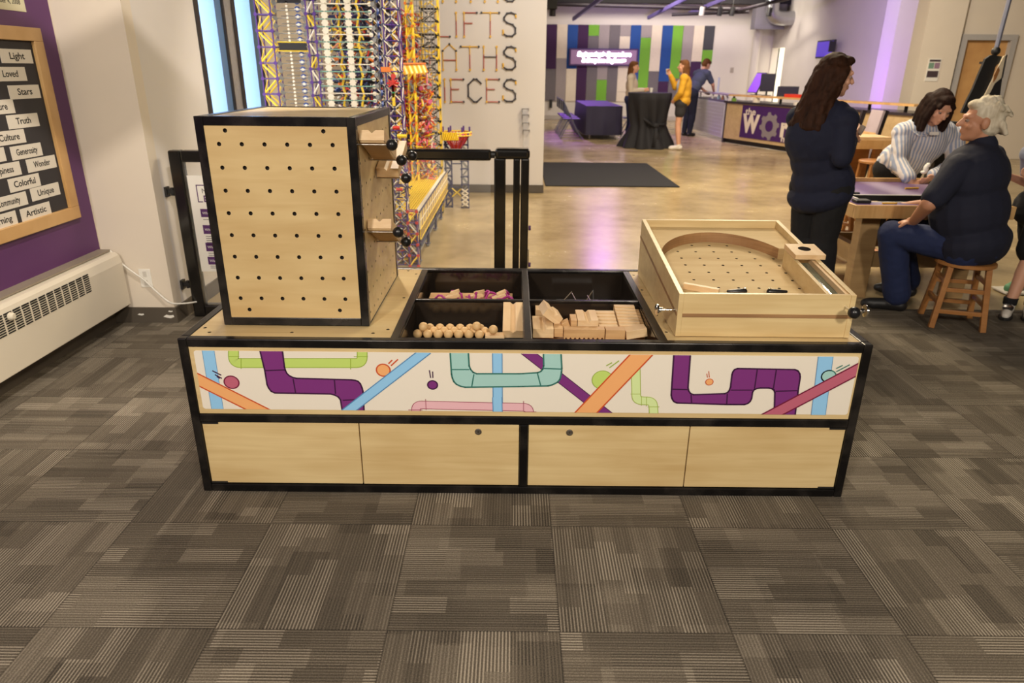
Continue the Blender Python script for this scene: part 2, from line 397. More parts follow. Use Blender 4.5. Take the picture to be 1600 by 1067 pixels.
# window wall running away along x = -2.13
slab('wall_window_near', (XW - .3, YF + .1, 0), (XW, 5.08, 4.2), WALLW)
slab('wall_window_sill', (XW - .3, 5.08, 0), (XW, 6.33, .35), WALLW)
slab('wall_window_head', (XW - .3, 5.08, 3.4), (XW, 6.33, 4.2), WALLW)
slab('wall_window_pier', (XW - .3, 5.60, .35), (XW, 5.75, 3.4), MORTAR)
slab('wall_window_far', (XW - .3, 6.33, 0), (XW, YL, 4.2), WALLW)
FRAMEB = plain('dark_window_frame', rgb(34, 32, 34), .4)
FRAMEBL = plain('blue_grey_reveal', rgb(96, 128, 168), .5)
SKYP = plain('daylit_glass', (.93, .97, 1, 1), .2, 0, .0, 5, emis=9)
for i, (a, b) in enumerate(((5.08, 5.60), (5.75, 6.33))):
    win = MB().box((XW - .16, a + .06, .41), (XW - .15, b - .02, 3.36)).build('window_%d' % (i + 1), SKYP); struct(win)
    f = MB(); f.box((XW - .2, a, .35), (XW + .006, a + .07, 3.4)); f.box((XW - .2, b - .025, .35), (XW + .006, b, 3.4))
    f.box((XW - .2, a, .35), (XW + .006, b, .41)); f.box((XW - .2, a, 3.36), (XW + .006, b, 3.4)); f.build('window_frame', FRAMEB, win)
    MB().box((XW - .15, b - .14, .41), (XW - .01, b - .026, 3.36)).build('window_reveal', FRAMEBL, win)
slab('wall_letters', (XW - .3, YL, 0), (.385, YL + .25, 4.2), WALLW)
slab('baseboard_letters', (XW, YL - .012, 0), (.397, YL + .25, .10), BASEB)
slab('baseboard_left', (XL, -4, 0), (XL + .012, YF, .10), BASEB)
slab('baseboard_return', (XL, YF - .012, 0), (XW + .012, YF, .10), BASEB)
slab('baseboard_window', (XW, YF, 0), (XW + .012, 5.5, .10), BASEB)
slab('ceiling', (-6, -4, 4.2), (12, 26, 4.3), DARKC)
# back hall
slab('wall_back', (.0, 24.05, 0), (8.4, 24.3, 4.2), WALLW)
slab('baseboard_back', (.0, 24.03, 0), (8.2, 24.05, .13), plain('white_base', rgb(190, 182, 176), .5))
slab('trim_4', (.2, 22.9, 3.40), (8.2, 23.3, 4.2), DARKC)
slab('wall_hall_left', (.0, YL + .25, 0), (.2, 24.05, 4.2), WALLW)
wr = MB(); wr.box((8.2, 13.8, 0), (8.4, 22.9, 4.2)); wr.box((8.2, 24.0, 0), (8.4, 24.05, 4.2)); wr.box((8.2, 22.9, 2.22), (8.4, 24.0, 4.2))
struct(wr.build('wall_right', WALLW))
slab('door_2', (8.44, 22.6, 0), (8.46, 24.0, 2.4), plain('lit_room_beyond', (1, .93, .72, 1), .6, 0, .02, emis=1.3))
slab('trim_2', (8.02, 23.2, 0), (8.2, 23.9, 0.02), WALLW)
slab('wall_right_pilaster', (7.6, 15.2, 0), (8.2, 15.75, 4.2), WALLW)
slab('trim_3', (7.75, 23.9, 0), (8.0, 24.05, 4.2), WALLW)
wc = MB(); wc.box((7.32, 13.6, 0), (8.0, 14.0, 4.2)); wc.box((8.0, 13.72, 0), (8.16, 14.0, 4.2)); wc.box((8.16, 13.72, 2.085), (8.96, 14.0, 4.2)); wc.box((8.96, 13.72, 0), (11.9, 14.0, 4.2))
struct(wc.build('wall_cream', WALLC))
slab('wall_far_right', (11.8, 4, 0), (12, 14.0, 4.2), WALLC)
dr = MB().box((8.16, 13.76, 0), (8.96, 13.8, 2.085)).build('door_1', wood('door_wood', rgb(190, 142, 88), rgb(210, 164, 106), .4, (3, 3, .6))); struct(dr)
jb = MB(); jb.box((8.06, 13.66, 0), (8.16, 13.8, 2.18)); jb.box((8.96, 13.66, 0), (9.06, 13.8, 2.18)); jb.box((8.16, 13.66, 2.085), (8.96, 13.8, 2.18)); jb.build('door_frame', plain('grey_door_frame', rgb(176, 172, 168), .5), dr)

# unseen beam, added only to cast the shadow band on the left corner walls
hd_ = MB(); hc, hv = V((-1.356, 3.23, 0)), V((.777, .63, 0)); hn = V((-.63, .777, 0))
hd_.prism([hc - hv * .75 + hn * .02 + V((0, 0, 2.31)), hc + hv * .75 + hn * .02 + V((0, 0, 2.31)), hc + hv * .75 + hn * .02 + V((0, 0, 2.58)), hc - hv * .75 + hn * .02 + V((0, 0, 2.58))], -hn * .04)
struct(hd_.build('shadow_beam', DARKC))
# ================================================================ things on and by the left wall
board = thing('word_board', 'pale maple framed board of word cards hanging on the purple wall', 'board', (XL + .004, 3.3, 1.2))
MB().box((XL + .004, 2.4, .74), (XL + .012, 3.93, 1.66)).build('panel', plain('charcoal_felt', rgb(52, 48, 50), .8), board)
fr = MB()
for lo, hi in (((2.36, 1.63), (3.985, 1.695)), ((2.36, .70), (3.985, .768)), ((3.91, .768), (3.985, 1.63)), ((2.36, .768), (2.43, 1.63))):
    fr.box((XL + .004, lo[0], lo[1]), (XL + .03, hi[0], hi[1]))
fr.build('frame', MAPLE, board, bevel=.003)
CARDM = plain('word_card', rgb(226, 218, 204), .6, 0, .02)
cards = [('Light', 50, 78, 99), ('Loved', 40.5, 105, 126), ('Stars', 62, 132, 153), ('Nature', 22, 155.5, 176), ('Truth', 60, 176, 197), ('Culture', 39, 201.6, 222),
         ('', 8, 230, 251), ('Generosity', 65, 222, 243), ('Happiness', 32, 251.5, 272.5), ('Wonder', 87, 242, 260.5), ('Colorful', 62, 270, 290),
         ('Community', 42, 299, 318.6), ('Unique', 92.6, 284.5, 303), ('Artistic', 78.7, 315, 333), ('Learning', 26, 329, 348.6)]
for wd, R, T, B in cards:
    q = atx(R, (T + B) / 2, XL + .014); y1, zc = q.y, q.z
    wdt = .275 if wd in ('Community', 'Happiness') else .238
    m = MB(); m.box((XL + .012, y1 - wdt, zc - .033), (XL + .0145, y1, zc + .033))
    if wd: m.text(wd, (XL + .0147, y1 - wdt / 2, zc - .013), (0, 1, 0), (0, 0, 1), .044, 1, 'CENTER', .0006, width=min(.15, .0225 * len(wd)) if len(wd) < 8 else .165)
    o = m.build('word_card', [CARDM, INK], org=(XL + .012, y1 - wdt / 2, zc))
    lab = {'Nature': 'white word card ending in ure on the charcoal board', 'Happiness': 'white word card ending in ppiness on the charcoal board', 'Learning': 'white word card ending in ning at the board bottom',
           'Community': 'long white word card ending in ommunity on the board', '': 'blank end of a white card left of Generosity on the board'}.get(wd, 'white word card reading %s on the charcoal board' % wd)
    tag(o, lab, 'word card', 'word cards on the framed board')
m = MB(); m.box((XL + .004, 3.45, 1.768), (XL + .007, 3.935, 2.1)); m.text('November 4, 2008', (XL + .0075, 3.90, 1.80), (0, 1, 0), (0, 0, 1), .032, 1, 'RIGHT'); m.text('in Bangor', (XL + .0075, 3.90, 1.845), (0, 1, 0), (0, 0, 1), .032, 1, 'RIGHT')
tag(m.build('paper_notice', [plain('cream_paper', rgb(222, 214, 180), .7), INK], org=(XL + .005, 3.7, 1.9)), 'cream paper notice with a date on the purple wall above the word board', 'paper')

# baseboard heater
HX = -2.385
heater = thing('baseboard_heater', 'long cream metal baseboard heater under the purple wall', 'heater', (-2.45, 3, .12))
HM = plain('heater_enamel', rgb(228, 218, 198), .4, 0, .03, 4)
h = MB(); prof = [(XL, .12), (HX, .13), (HX, .40), (HX - .012, .445), (HX - .03, .462), (XL, .468)]
h.prism([(x, -1.5, z) for x, z in prof], (0, 5.62, 0)); h.build('housing', HM, heater, bevel=.004)
g = MB(); y = 3.71
MB_dark = plain('grille_dark', (.012, .011, .01, 1), .8)
for k in range(22):
    yy = 3.76 - k * .064
    for j in range(9): g.box((HX - .002, yy - .050, .325 + j * .0118), (HX + .0015, yy, .3315 + j * .0118))
g.build('grille', MB_dark, heater)
MB().lathe((HX, 3.10, .405), [(.016, 0), (.02, .006), (.018, .02), (.012, .026)], 16, axis=(1, 0, 0)).build('knob', plain('knob_cream', rgb(228, 218, 196), .4), heater)
MB().box((XL + .004, -1.5, .468), (HX - .06, 4.12, .478)).build('top_lip', plain('heater_lip', rgb(150, 138, 122), .5), heater)
# socket, cord
so = thing('wall_outlet', 'white wall outlet low on the cream wall beside the heater', 'outlet', (-2.276, YF, .29))
MB().box((-2.312, YF - .006, .232), (-2.24, YF, .348)).build('plate', WHITEP, so, bevel=.002)
for z_ in (.245, .30): MB().box((-2.287, YF - .009, z_), (-2.265, YF - .005, z_ + .035)).build('socket', plain('socket_white', rgb(205, 200, 190), .4), so)
pts = [(-2.47, YF - .03, .472), (-2.44, YF - .028, .462), (-2.40, YF - .025, .395), (-2.34, YF - .02, .335), (-2.28, YF - .02, .285), (-2.21, YF - .022, .205), (-2.14, YF - .024, .14), (-2.09, YF + .03, .115), (-2.03, YF + .12, .10)]
def smooth_path(p, n=6):
    p = [V(q) for q in p]; out = []
    for i in range(len(p) - 1):
        a, b, c, d = p[max(i - 1, 0)], p[i], p[i + 1], p[min(i + 2, len(p) - 1)]
        for k in range(n):
            t = k / n; out.append(.5 * ((2 * b) + (c - a) * t + (2 * a - 5 * b + 4 * c - d) * t * t + (3 * b - a - 3 * c + d) * t ** 3))
    return out + [p[-1]]
tag(MB().tube(smooth_path(pts), .0055, 8).build('power_cord', WHITEP, smooth=True, org=pts[4]), 'thin white power cord running from the heater end past the outlet', 'cord')
for i, (x, z, s_, c) in enumerate(((-2.345, .056, .02, 'small white paper scrap stuck low on the dark baseboard'), (-2.17, .045, .034, 'larger torn white paper scrap on the dark baseboard near the corner'), (-2.155, .078, .015, 'tiny white paper fleck above the torn scrap on the baseboard'))):
    m = MB(); m.prism([(x + s_ * a, YF - .0125, z + s_ * b * .5) for a, b in ((-1, -.2), (-.4, .6), (.2, .3), (.9, .5), (1, -.3), (.3, -.8), (-.5, -.5))], (0, -.002, 0))
    tag(m.build('paper_scrap', WHITEP, org=(x, YF - .013, z)), c, 'paper scrap', 'paper scraps on the baseboard')

# ================================================================ black barrier frames
bl = thing('glazed_barrier', 'black framed clear barrier panel behind the pegboard cabinet at the wall', 'barrier', (-1.6, 4.29, 0))
yb = 4.255; xb0 = -2.066
m = MB(); m.box((xb0, yb, 0), (xb0 + .074, yb + .07, 1.048)); m.box((xb0 + .074, yb, .98), (-1.19, yb + .07, 1.048)); m.box((xb0 + .074, yb, .02), (-1.19, yb + .07, .08)); m.box((-1.19, yb, 0), (-1.12, yb + .07, 1.048))
m.build('frame', BLACKG, bl, bevel=.01)
MB().box((xb0 + .074, yb + .032, .08), (-1.19, yb + .038, .98)).build('clear_panel', ACRYL, bl)
MB().box((-1.885, yb + .045, .02), (-1.86, yb + .06, .98)).build('inner_bar', BLACK, bl)
for z in (.21, .80):
    m = MB(); m.box((-2.128, yb + .012, z - .03), (-2.114, yb + .058, z + .03)); m.box((-2.116, yb + .025, z - .012), (xb0, yb + .047, z + .012)); m.cyl((-2.09, yb + .036, z - .024), (-2.09, yb + .036, z + .024), .011)
    m.build('latch', BLACK, bl)
sg = MB(); sx0 = -1.965
sg.box((sx0, yb - .012, .31), (sx0 + .36, yb - .006, .905), mi=0)
yy = yb - .0125
def tx(b, x, z, s_, mi, **k): sg.text(b, (x, yy, z), (1, 0, 0), (0, 0, 1), s_, mi, **k)
for lo, hi in (((.045, .845), (.30, .851)), ((.045, .745), (.051, .851)), ((.045, .745), (.075, .751)), ((.294, .78), (.30, .851))): sg.box((sx0 + lo[0], yy, lo[1]), (sx0 + hi[0], yy + .001, hi[1]), mi=1)
tx('Meet the', sx0 + .075, .80, .042, 2); tx('Engineer', sx0 + .08, .748, .055, 1, bold=.0012)
for z0, z1, t in ((.655, .705, 'When did you start?'), (.55, .605, 'What do you like?'), (.44, .495, 'Where did you learn?'), (.355, .405, 'What will you make?')):
    sg.box((sx0 + .05, yy, z0), (sx0 + .31, yy + .001, z1), mi=1); tx(t, sx0 + .06, (z0 + z1) / 2 - .008, .022, 0)
for z in (.64, .535, .522, .509, .496, .483, .47, .428, .414, .345, .333): sg.box((sx0 + .06, yy, z - .002), (sx0 + .26 + .05 * random.random(), yy + .0008, z + .002), mi=2)
tag(sg.build('information_sign', [WHITEP, PURPLEINK, plain('grey_ink', rgb(96, 92, 92), .7)], org=(sx0 + .18, yb - .01, .6)), 'white information sign with purple headings on the left black barrier', 'sign')
br = thing('railing', 'black barrier rail running behind the exhibit bins toward the lettered wall', 'barrier', (-.3, 4.45, 0))
yb = 4.42
MB().box((-1.05, yb, .985), (-.14, yb + .07, 1.052)).build('top_rail', BLACKG, br, bevel=.014)
MB().box((-1.05, yb, .02), (-.14, yb + .07, .08)).build('bottom_rail', BLACKG, br, bevel=.01)
MB().box((-1.05, yb, 0), (-.97, yb + .07, .985)).build('post', BLACKG, br, bevel=.01)
MB().box((-.97, yb + .03, .08), (-.145, yb + .036, .985)).build('clear_panel', ACRYL, br)
MB().cyl((-.142, yb + .035, 1.02), (-.118, yb + .035, 1.02), .022).build('hinge', BLACK, br)
bp = thing('double_post', 'black double barrier post standing behind the exhibit bins', 'barrier', (-.01, 4.47, 0))
MB().box((-.122, yb, 0), (-.05, yb + .07, 1.0)).build('post', BLACKG, bp, bevel=.008)
MB().box((-.002, yb, 0), (.040, yb + .07, 1.0)).build('post', BLACKG, bp, bevel=.008)
MB().box((.046, yb - .01, 0), (.097, yb + .10, 1.0)).build('post', BLACKG, bp, bevel=.008)
MB().box((-.117, yb - .012, .995), (.10, yb + .10, 1.06)).build('top_cap', BLACKG, bp, bevel=.02, seg=3)
m = MB(); m.box((.099, yb + .02, .3), (.104, yb + .05, .42)); m.build('hinge', STEELW, bp)
m = MB(); m.cyl((.099, yb + .04, .56), (.115, yb + .04, .56), .016); m.cyl((.099, yb + .04, .315), (.118, yb + .04, .315), .016); m.build('bolt', PURPLEINK, bp)
# clear leaflet tubes on the lettered wall
RIMG = plain('rim_grey', rgb(86, 80, 82), .4); PKT = plain('pocket_acrylic', (.8, .8, .84, 1), .08, 0, 0, 5, alpha=.28)
lt = thing('leaflet_holder', 'clear acrylic tiered leaflet holder on the white wall above the black post', 'holder', (.15, YL - .03, .55))
for k, (z0, z1, x) in enumerate(((.58, .80, .158), (.80, .89, .15), (.88, .985, .146), (.97, 1.06, .142))):
    m = MB(); m.box((x - .04, YL - .07, z0), (x + .04, YL - .004, z1)); m.build('pocket', PKT, lt, bevel=.006)
    m = MB(); m.box((x - .043, YL - .073, z1 - .006), (x + .043, YL - .066, z1)); m.box((x - .043, YL - .073, z1 - .05), (x - .038, YL - .004, z1)); m.box((x + .038, YL - .073, z1 - .03), (x + .043, YL - .004, z1)); m.build('rim', RIMG, lt)
# ================================================================ the exhibit counter
X0, X1, Y0, Y1, ZT, TB = -1.175, 1.268, 2.265, 3.235, .627, .032
ex = thing('exhibit_counter', 'long plywood exhibit counter in a black steel frame with pipe artwork on the front', 'counter', ((X0 + X1) / 2, (Y0 + Y1) / 2, 0))
m = MB()
for x in (X0, X1 - TB):
    for y in (Y0, Y1 - TB): m.box((x, y, 0), (x + TB, y + TB, ZT))
for z in (0, .298, ZT - TB):
    m.box((X0 + TB, Y0, z), (X1 - TB, Y0 + TB, z + TB)); m.box((X0 + TB, Y1 - TB, z), (X1 - TB, Y1, z + TB))
    for x in (X0, X1 - TB): m.box((x, Y0 + TB, z), (x + TB, Y1 - TB, z + TB))
m.box((.031, Y0, TB), (.063, Y0 + TB, .298))
m.build('frame', STEEL, ex, bevel=.004)
XA, XB = -.432, .553          # the well between the two board tops
def top(x0, x1, holes, nm):
    t = MB(); rows = {}
    for x, y in holes: rows.setdefault(round(y, 3), []).append(x)
    perforated(t, (0, 0, ZT - .003), (1, 0, 0), (0, 1, 0), x0, x1, Y0 + TB, Y1 - TB, [(y, xs) for y, xs in rows.items()], .0065, .012, 10)
    t.build(nm, [PLY, HOLE], ex)
top(X0 + TB, XA, [(-1.09, 2.338), (-.795, 2.344), (-.502, 2.344), (-1.125, 2.384), (-.455, 2.384), (-.453, 2.764), (-1.125, 2.764), (-.45, 3.126), (-1.12, 3.126), (-.494, 3.18), (-.8, 3.18)], 'board_top')
top(XB, X1 - TB, [(.565, 2.384), (1.20, 2.384), (.565, 2.906), (1.2, 2.906), (.566, 3.139), (1.2, 3.139)], 'board_top')
MB().box((X0 + TB, Y0 + TB, ZT - .02), (XA, Y1 - TB, ZT - .016)).build('under_board', PLY, ex)
# bins
m = MB(); z1, z0 = ZT - .002, ZT - .014
m.box((XA, Y0 + .025, z0), (XA + .030, Y1 - .025, z1)); m.box((XB - .030, Y0 + .025, z0), (XB, Y1 - .025, z1)); m.box((.043, Y0 + .025, z0), (.071, Y1 - .025, z1 + .002))
m.box((XA + .03, Y1 - .04, z0), (XB - .03, Y1 - .025, z1)); m.box((XA + .03, Y0 + .025, z0), (XB - .03, Y0 + .038, z1))
m.box((XA + .03, 2.742, z0), (.043, 2.758, z1)); m.box((.071, 2.742, z0), (XB - .03, 2.758, z1))
m.build('bin_rim', STEELW if False else STEEL, ex, bevel=.002)
BINM = plain('bin_plastic', (.022, .016, .012, 1), .12, 0, .25, 6, spec=.7)
for xa, xb in ((XA + .028, .045), (.069, XB - .028)):
    for ya, yb2, zb in ((Y0 + .036, 2.744, .525), (2.756, Y1 - .04, .50)):
        b = MB(); t = .004
        b.box((xa, ya, zb - t), (xb, yb2, zb)); b.box((xa, ya, zb), (xa + t, yb2, z0)); b.box((xb - t, ya, zb), (xb, yb2, z0)); b.box((xa, ya, zb), (xb, ya + t, z0)); b.box((xa, yb2 - t, zb), (xb, yb2, z0))
        bn = b.build('bin', BINM, ex)
# front doors
doors = ((X0 + TB + .002, -.5645, None), (-.5605, .029, -.122), (.065, .6585, .216), (.6625, X1 - TB - .002, None))
for a, b, lk in doors:
    d = MB().box((a, Y0 + .008, TB + .003), (b, Y0 + .026, .295)).build('door', PLY, ex, bevel=.001)
    if lk is not None:
        m = MB(); m.lathe((lk, Y0 + .008, .266), [(.0125, 0), (.0125, .004), (.009, .005), (.008, .003), (.004, .003)], 20, axis=(0, -1, 0)); m.build('lock', BRASSY, d)
        MB().box((lk - .001, Y0 + .0028, .262), (lk + .001, Y0 + .004, .27)).build('keyhole', BLACK, d)
    else:
        for z in (TB + .003, .289):
            xx = a + .03 if a < 0 else b - .03
            MB().box((xx - .03, Y0 + .004, z), (xx + .03, Y0 + .009, z + .006)).build('hinge', BLACK, d)
MB().box((X0 + .012, Y0 + .03, .01), (X0 + .022, Y1 - .03, ZT - .02)).build('end_panel', PLY, ex)
MB().box((X1 - .022, Y0 + .03, .01), (X1 - .012, Y1 - .03, ZT - .02)).build('end_panel', PLY, ex)
MB().box((X0 + .03, Y1 - .022, .01), (X1 - .03, Y1 - .012, ZT - .02)).build('back_panel', PLY, ex)
fp = MB().box((X0 + TB + .001, Y0 + .006, .331), (X1 - TB - .001, Y0 + .024, ZT - TB - .001)).build('front_panel', PLY, ex, bevel=.001)
# artwork: one printed sheet
YG = Y0 + .006; layer = [0]
GM = [plain('print_white', rgb(238, 230, 214), .35, 0, .01)]
def gm(nm, r, g, b_): GM.append(plain('print_' + nm, rgb(r, g, b_), .35, 0, .02)); return len(GM) - 1
LBL, LBL2 = gm('blue', 150, 206, 246), gm('blue_line', 84, 140, 190); LIM, LIM2 = gm('lime', 196, 222, 116), gm('lime_line', 150, 178, 60)
PUR, PUR2 = gm('purple', 126, 52, 126), gm('purple_line', 62, 22, 66); ORA, ORA2 = gm('orange', 244, 178, 116), gm('orange_line', 206, 84, 40)
TEA, TEA2 = gm('teal', 168, 212, 206), gm('teal_line', 54, 118, 108); PNK, PNK2 = gm('pink', 236, 188, 196), gm('pink_line', 156, 68, 92)
ROS, ROS2 = gm('rose', 192, 102, 124), gm('rose_line', 116, 26, 60); LLM, LLM2 = gm('pale_lime', 216, 236, 168), gm('pale_lime_line', 166, 188, 84)
GX0, GX1, GZ0, GZ1 = X0 + TB + .017, X1 - TB - .008, .3505, .5805
art = MB()
def gp(px, py): q = aty(px, py, YG); return (q.x, q.z)
def clip(poly):
    for ax, lim, sg_ in ((0, GX0, 1), (0, GX1, -1), (1, GZ0, 1), (1, GZ1, -1)):
        out = []
        for i in range(len(poly)):
            a, b = poly[i - 1], poly[i]; ia, ib = (a[ax] - lim) * sg_ >= 0, (b[ax] - lim) * sg_ >= 0
            if ia != ib: t = (lim - a[ax]) / (b[ax] - a[ax]); out.append((a[0] + (b[0] - a[0]) * t, a[1] + (b[1] - a[1]) * t))
            if ib: out.append(b)
        poly = out
        if not poly: return []
    return poly
def flat(poly, mi):
    poly = clip(poly)
    if len(poly) < 3: return
    layer[0] += 1; y = YG - .0012 - layer[0] * .00003
    art.mi = mi; art.f([art.bm.verts.new((x, y, z)) for x, z in poly])
def offs(path, d):
    out = []
    for i, p in enumerate(path):
        a, b = V(path[max(i - 1, 0)]), V(path[min(i + 1, len(path) - 1)]); t = (b - a).normalized(); n = V((-t.y, t.x))
        out.append(tuple(V(p) + n * d))
    return out
def ribbon(path, wd, mi):
    L_, R_ = offs(path, wd / 2), offs(path, -wd / 2); layer[0] += 1
    for i in range(len(path) - 1): 
        y0 = layer[0]; flat([L_[i], L_[i + 1], R_[i + 1], R_[i]], mi); layer[0] = y0
def rounded(path, r, n=6):
    path = [V(p) for p in path]; out = [tuple(path[0])]
    for a, b, c in zip(path, path[1:], path[2:]):
        d0, d1 = (a - b).normalized(), (c - b).normalized(); rr = min(r, (a - b).length * .5, (c - b).length * .5)
        p0, p1 = b + d0 * rr, b + d1 * rr
        for k in range(n + 1): t = k / n; out.append(tuple(p0 * (1 - t) ** 2 + b * 2 * t * (1 - t) + p1 * t * t))
    return out + [tuple(path[-1])]
PX = 1 / 446.0
def pipe(pts, wpx, c, cl, joints=(), line=2.4, r=None):
    p = [gp(*q) for q in pts]; wd = wpx * PX; pa = rounded(p, (r or wpx * .62) * PX)
    ribbon(pa, wd, cl); ribbon(pa, wd - 2 * line * PX * .95, c)
    for (ax, ay), (bx, by) in joints: ribbon([gp(ax, ay), gp(bx, by)], line * PX * .9, cl)
def disc(px, py, rx, ry, c, cl, line=2.2):
    cx, cz = gp(px, py)
    for k, mi in ((1, cl), (1 - line / max(rx, 1), c)):
        flat([(cx + rx * PX * k * math.cos(2 * PI * i / 24), cz + ry * PX * k * math.sin(2 * PI * i / 24)) for i in range(24)], mi)
def dash(lst, c, wpx=2.2):
    for a, b in lst: ribbon([gp(*a), gp(*b)], wpx * PX, c)
def chaikin(p):
    out = []
    for i in range(len(p)):
        a, b = V(p[i]), V(p[(i + 1) % len(p)]); L_ = (b - a).length; t = min(.25, .008 / max(L_, 1e-6)); out += [tuple(a.lerp(b, t)), tuple(b.lerp(a, t))]
    return out
def shape(pts, x0, c, cl, joints=(), lw=2.6):       # outline given on the front board, 2.76 units to a picture unit
    M_ = lambda q: gp(x0 + q[0] / 2.7586, 500 + q[1] / 2.7586)
    layer[0] += 4; p = chaikin([M_(q) for q in pts]); flat(p, c); layer[0] += 1; k0 = layer[0]
    for a, b in zip(p, p[1:] + p[:1]):
        layer[0] = k0; d = V(b) - V(a)
        if d.length > 1e-5: d.normalize(); ribbon([tuple(V(a) - d * .0012), tuple(V(b) + d * .0012)], lw * PX, cl)
    for a, b in joints: ribbon([M_(a), M_(b)], lw * .8 * PX, cl)
layer[0] = 0
rr = .010; pl = []
for cx, cz, a0 in ((GX1 - rr, GZ1 - rr, 0), (GX0 + rr, GZ1 - rr, 90), (GX0 + rr, GZ0 + rr, 180), (GX1 - rr, GZ0 + rr, 270)):
    for k in range(6): t = math.radians(a0 + 18 * k); pl.append((cx + rr * math.cos(t), cz + rr * math.sin(t)))
art.mi = 0; art.prism([(x, YG, z) for x, z in pl], (0, -.0012, 0))
pipe([(325, 545), (341, 645)], 20, LBL, LBL2, line=.9)
disc(362, 597, 13, 12, ROS, ROS2)
dash([((332, 579), (346, 586)), ((336, 585), (347, 591)), ((339, 588), (344, 591))], PUR2)
pipe([(296, 586), (424, 650)], 22, ORA, ORA2)
pipe([(365, 545), (365, 567), (566, 567), (566, 545)], 17, LIM, LIM2, [((377, 559), (377, 576)), ((548, 560), (548, 577)), ((357, 557), (374, 557)), ((553, 557), (575, 557))], line=1.4)
shape([(374, 122), (398, 220), (408, 285), (430, 313), (690, 318), (722, 335), (735, 415), (826, 415), (820, 300), (805, 265), (780, 257), (525, 250), (495, 235), (483, 210), (472, 122)], 270, PUR, PUR2, [((397, 217), (482, 214)), ((519, 252), (530, 313)), ((697, 258), (702, 317)), ((733, 345), (818, 340))])
disc(599, 578, 12, 11.5, ORA, ORA2)
dash([((607, 568), (613, 562)), ((611, 571), (622, 561))], ORA2)
pipe([(668, 546), (536, 648)], 17, LBL, LBL2, line=1.8)
disc(676, 601, 9, 8.5, PUR, PUR2); dash([((671, 578), (673, 590)), ((676, 580), (676.5, 590))], PUR2, 1.8)
pipe([(777, 545), (778, 655)], 16.5, LBL, LBL2, line=1.5)
pipe([(650, 660), (650, 632), (827, 636), (827, 660)], 15, PNK, PNK2, [((665, 623), (666, 640)), ((818, 626), (818, 642)), ((638, 640), (660, 640)), ((818, 643), (838, 643))], line=1.2)
layer[0] += 5; 
pipe([(777, 620), (778, 655)], 16.5, LBL, LBL2, line=1.5)
pipe([(815, 543), (958, 655)], 17, PUR, PUR2, line=1.2)
shape([(1195, 122), (1202, 240), (1215, 272), (1250, 288), (1500, 285), (1627, 282), (1667, 262), (1677, 215), (1672, 122), (1597, 122), (1599, 205), (1582, 225), (1500, 230), (1300, 230), (1278, 205), (1273, 122)], 270, TEA, TEA2, [((1200, 212), (1278, 212)), ((1298, 232), (1289, 285)), ((1572, 229), (1586, 283)), ((1599, 207), (1676, 210))])
disc(941, 593, 17, 16.5, LIM, LIM2, 1.2); dash([((947, 571), (956, 566)), ((952, 574), (967, 563))], LIM2, 1.6)
pipe([(993, 575), (994, 625), (1020, 626), (1022, 660)], 15, LLM, LLM2, [((985, 615), (1001, 615)), ((1002, 618), (1002, 633)), ((1010, 619), (1010, 634)), ((1012, 635), (1030, 635))], line=1.2)
pipe([(1012, 543), (905, 655)], 30, ORA, ORA2)
shape([(698, 130), (685, 330), (700, 355), (930, 362), (1010, 362), (1030, 345), (1037, 300), (1060, 291), (1115, 291), (1132, 302), (1128, 430), (1216, 430), (1232, 300), (1242, 235), (1228, 212), (962, 207), (948, 225), (940, 295), (925, 315), (772, 320), (757, 298), (769, 130)], 800, PUR, PUR2, [((690, 296), (758, 298)), ((771, 320), (773, 357)), ((927, 316), (924, 361)), ((942, 300), (1036, 300)), ((1056, 210), (1044, 293)), ((1138, 211), (1125, 293)), ((1135, 305), (1231, 302))])
disc(1108, 596, 6.5, 6, ORA, ORA2, 1.2); dash([((1104, 583), (1105, 589)), ((1107, 579), (1108, 589))], ORA2, 1)
pipe([(1291, 545), (1277, 655)], 24, LBL, LBL2, line=.9)
disc(1294, 587, 12.5, 11, TEA, TEA2); dash([((1306, 575), (1316, 570)), ((1306, 580), (1327, 569))], TEA2, 1.8)
pipe([(1350, 571), (1185, 658)], 21, ROS, ROS2)
art.build('printed_artwork', GM, fp)

# ================================================================ pegboard cabinet
CX0, CX1, CY0, CY1, CZ0, CZ1, CT = -1.063, -.527, 2.408, 3.095, ZT, 1.362, .030
cab = thing('pegboard_cabinet', 'tall plywood pegboard cabinet with black steel edges standing on the counter', 'cabinet', ((CX0 + CX1) / 2, (CY0 + CY1) / 2, CZ0))
m = MB()
for x in (CX0, CX1 - CT):
    for y in (CY0, CY1 - CT): m.box((x, y, CZ0), (x + CT, y + CT, CZ1))
for z in (CZ0, CZ1 - CT):
    for y in (CY0, CY1 - CT): m.box((CX0 + CT, y, z), (CX1 - CT, y + CT, z + CT))
for x in (CX0, CX1 - CT): m.box((x, CY0 + CT, CZ1 - CT), (x + CT, CY1 - CT, CZ1)); m.box((x, CY0 + CT, CZ0), (x + CT, CY1 - CT, CZ0 + .004))
m.build('frame', STEEL, cab, bevel=.003)
m = MB(); rows = [(1.317, [-.964, -.636]), (.687, [-.963, -.632])]
for k in range(8): rows.append((1.273 - k * .0775, [-.990 + .0763 * i for i in range(6)]))
perforated(m, (0, CY0 + .002, 0), (1, 0, 0), (0, 0, 1), CX0 + CT, CX1 - CT, CZ0 + CT, CZ1 - CT, rows, .0072, .012, 14)
PLYV = wood('birch_panel', rgb(194, 163, 110), rgb(212, 186, 134), .4, (2, 14, 18))
m.build('front_panel', [PLYV, HOLE], cab)
m = MB(); rows = []
for k in range(9): rows.append((1.285 - k * .0775, [CY0 + .052 + .0765 * i for i in range(8)]))
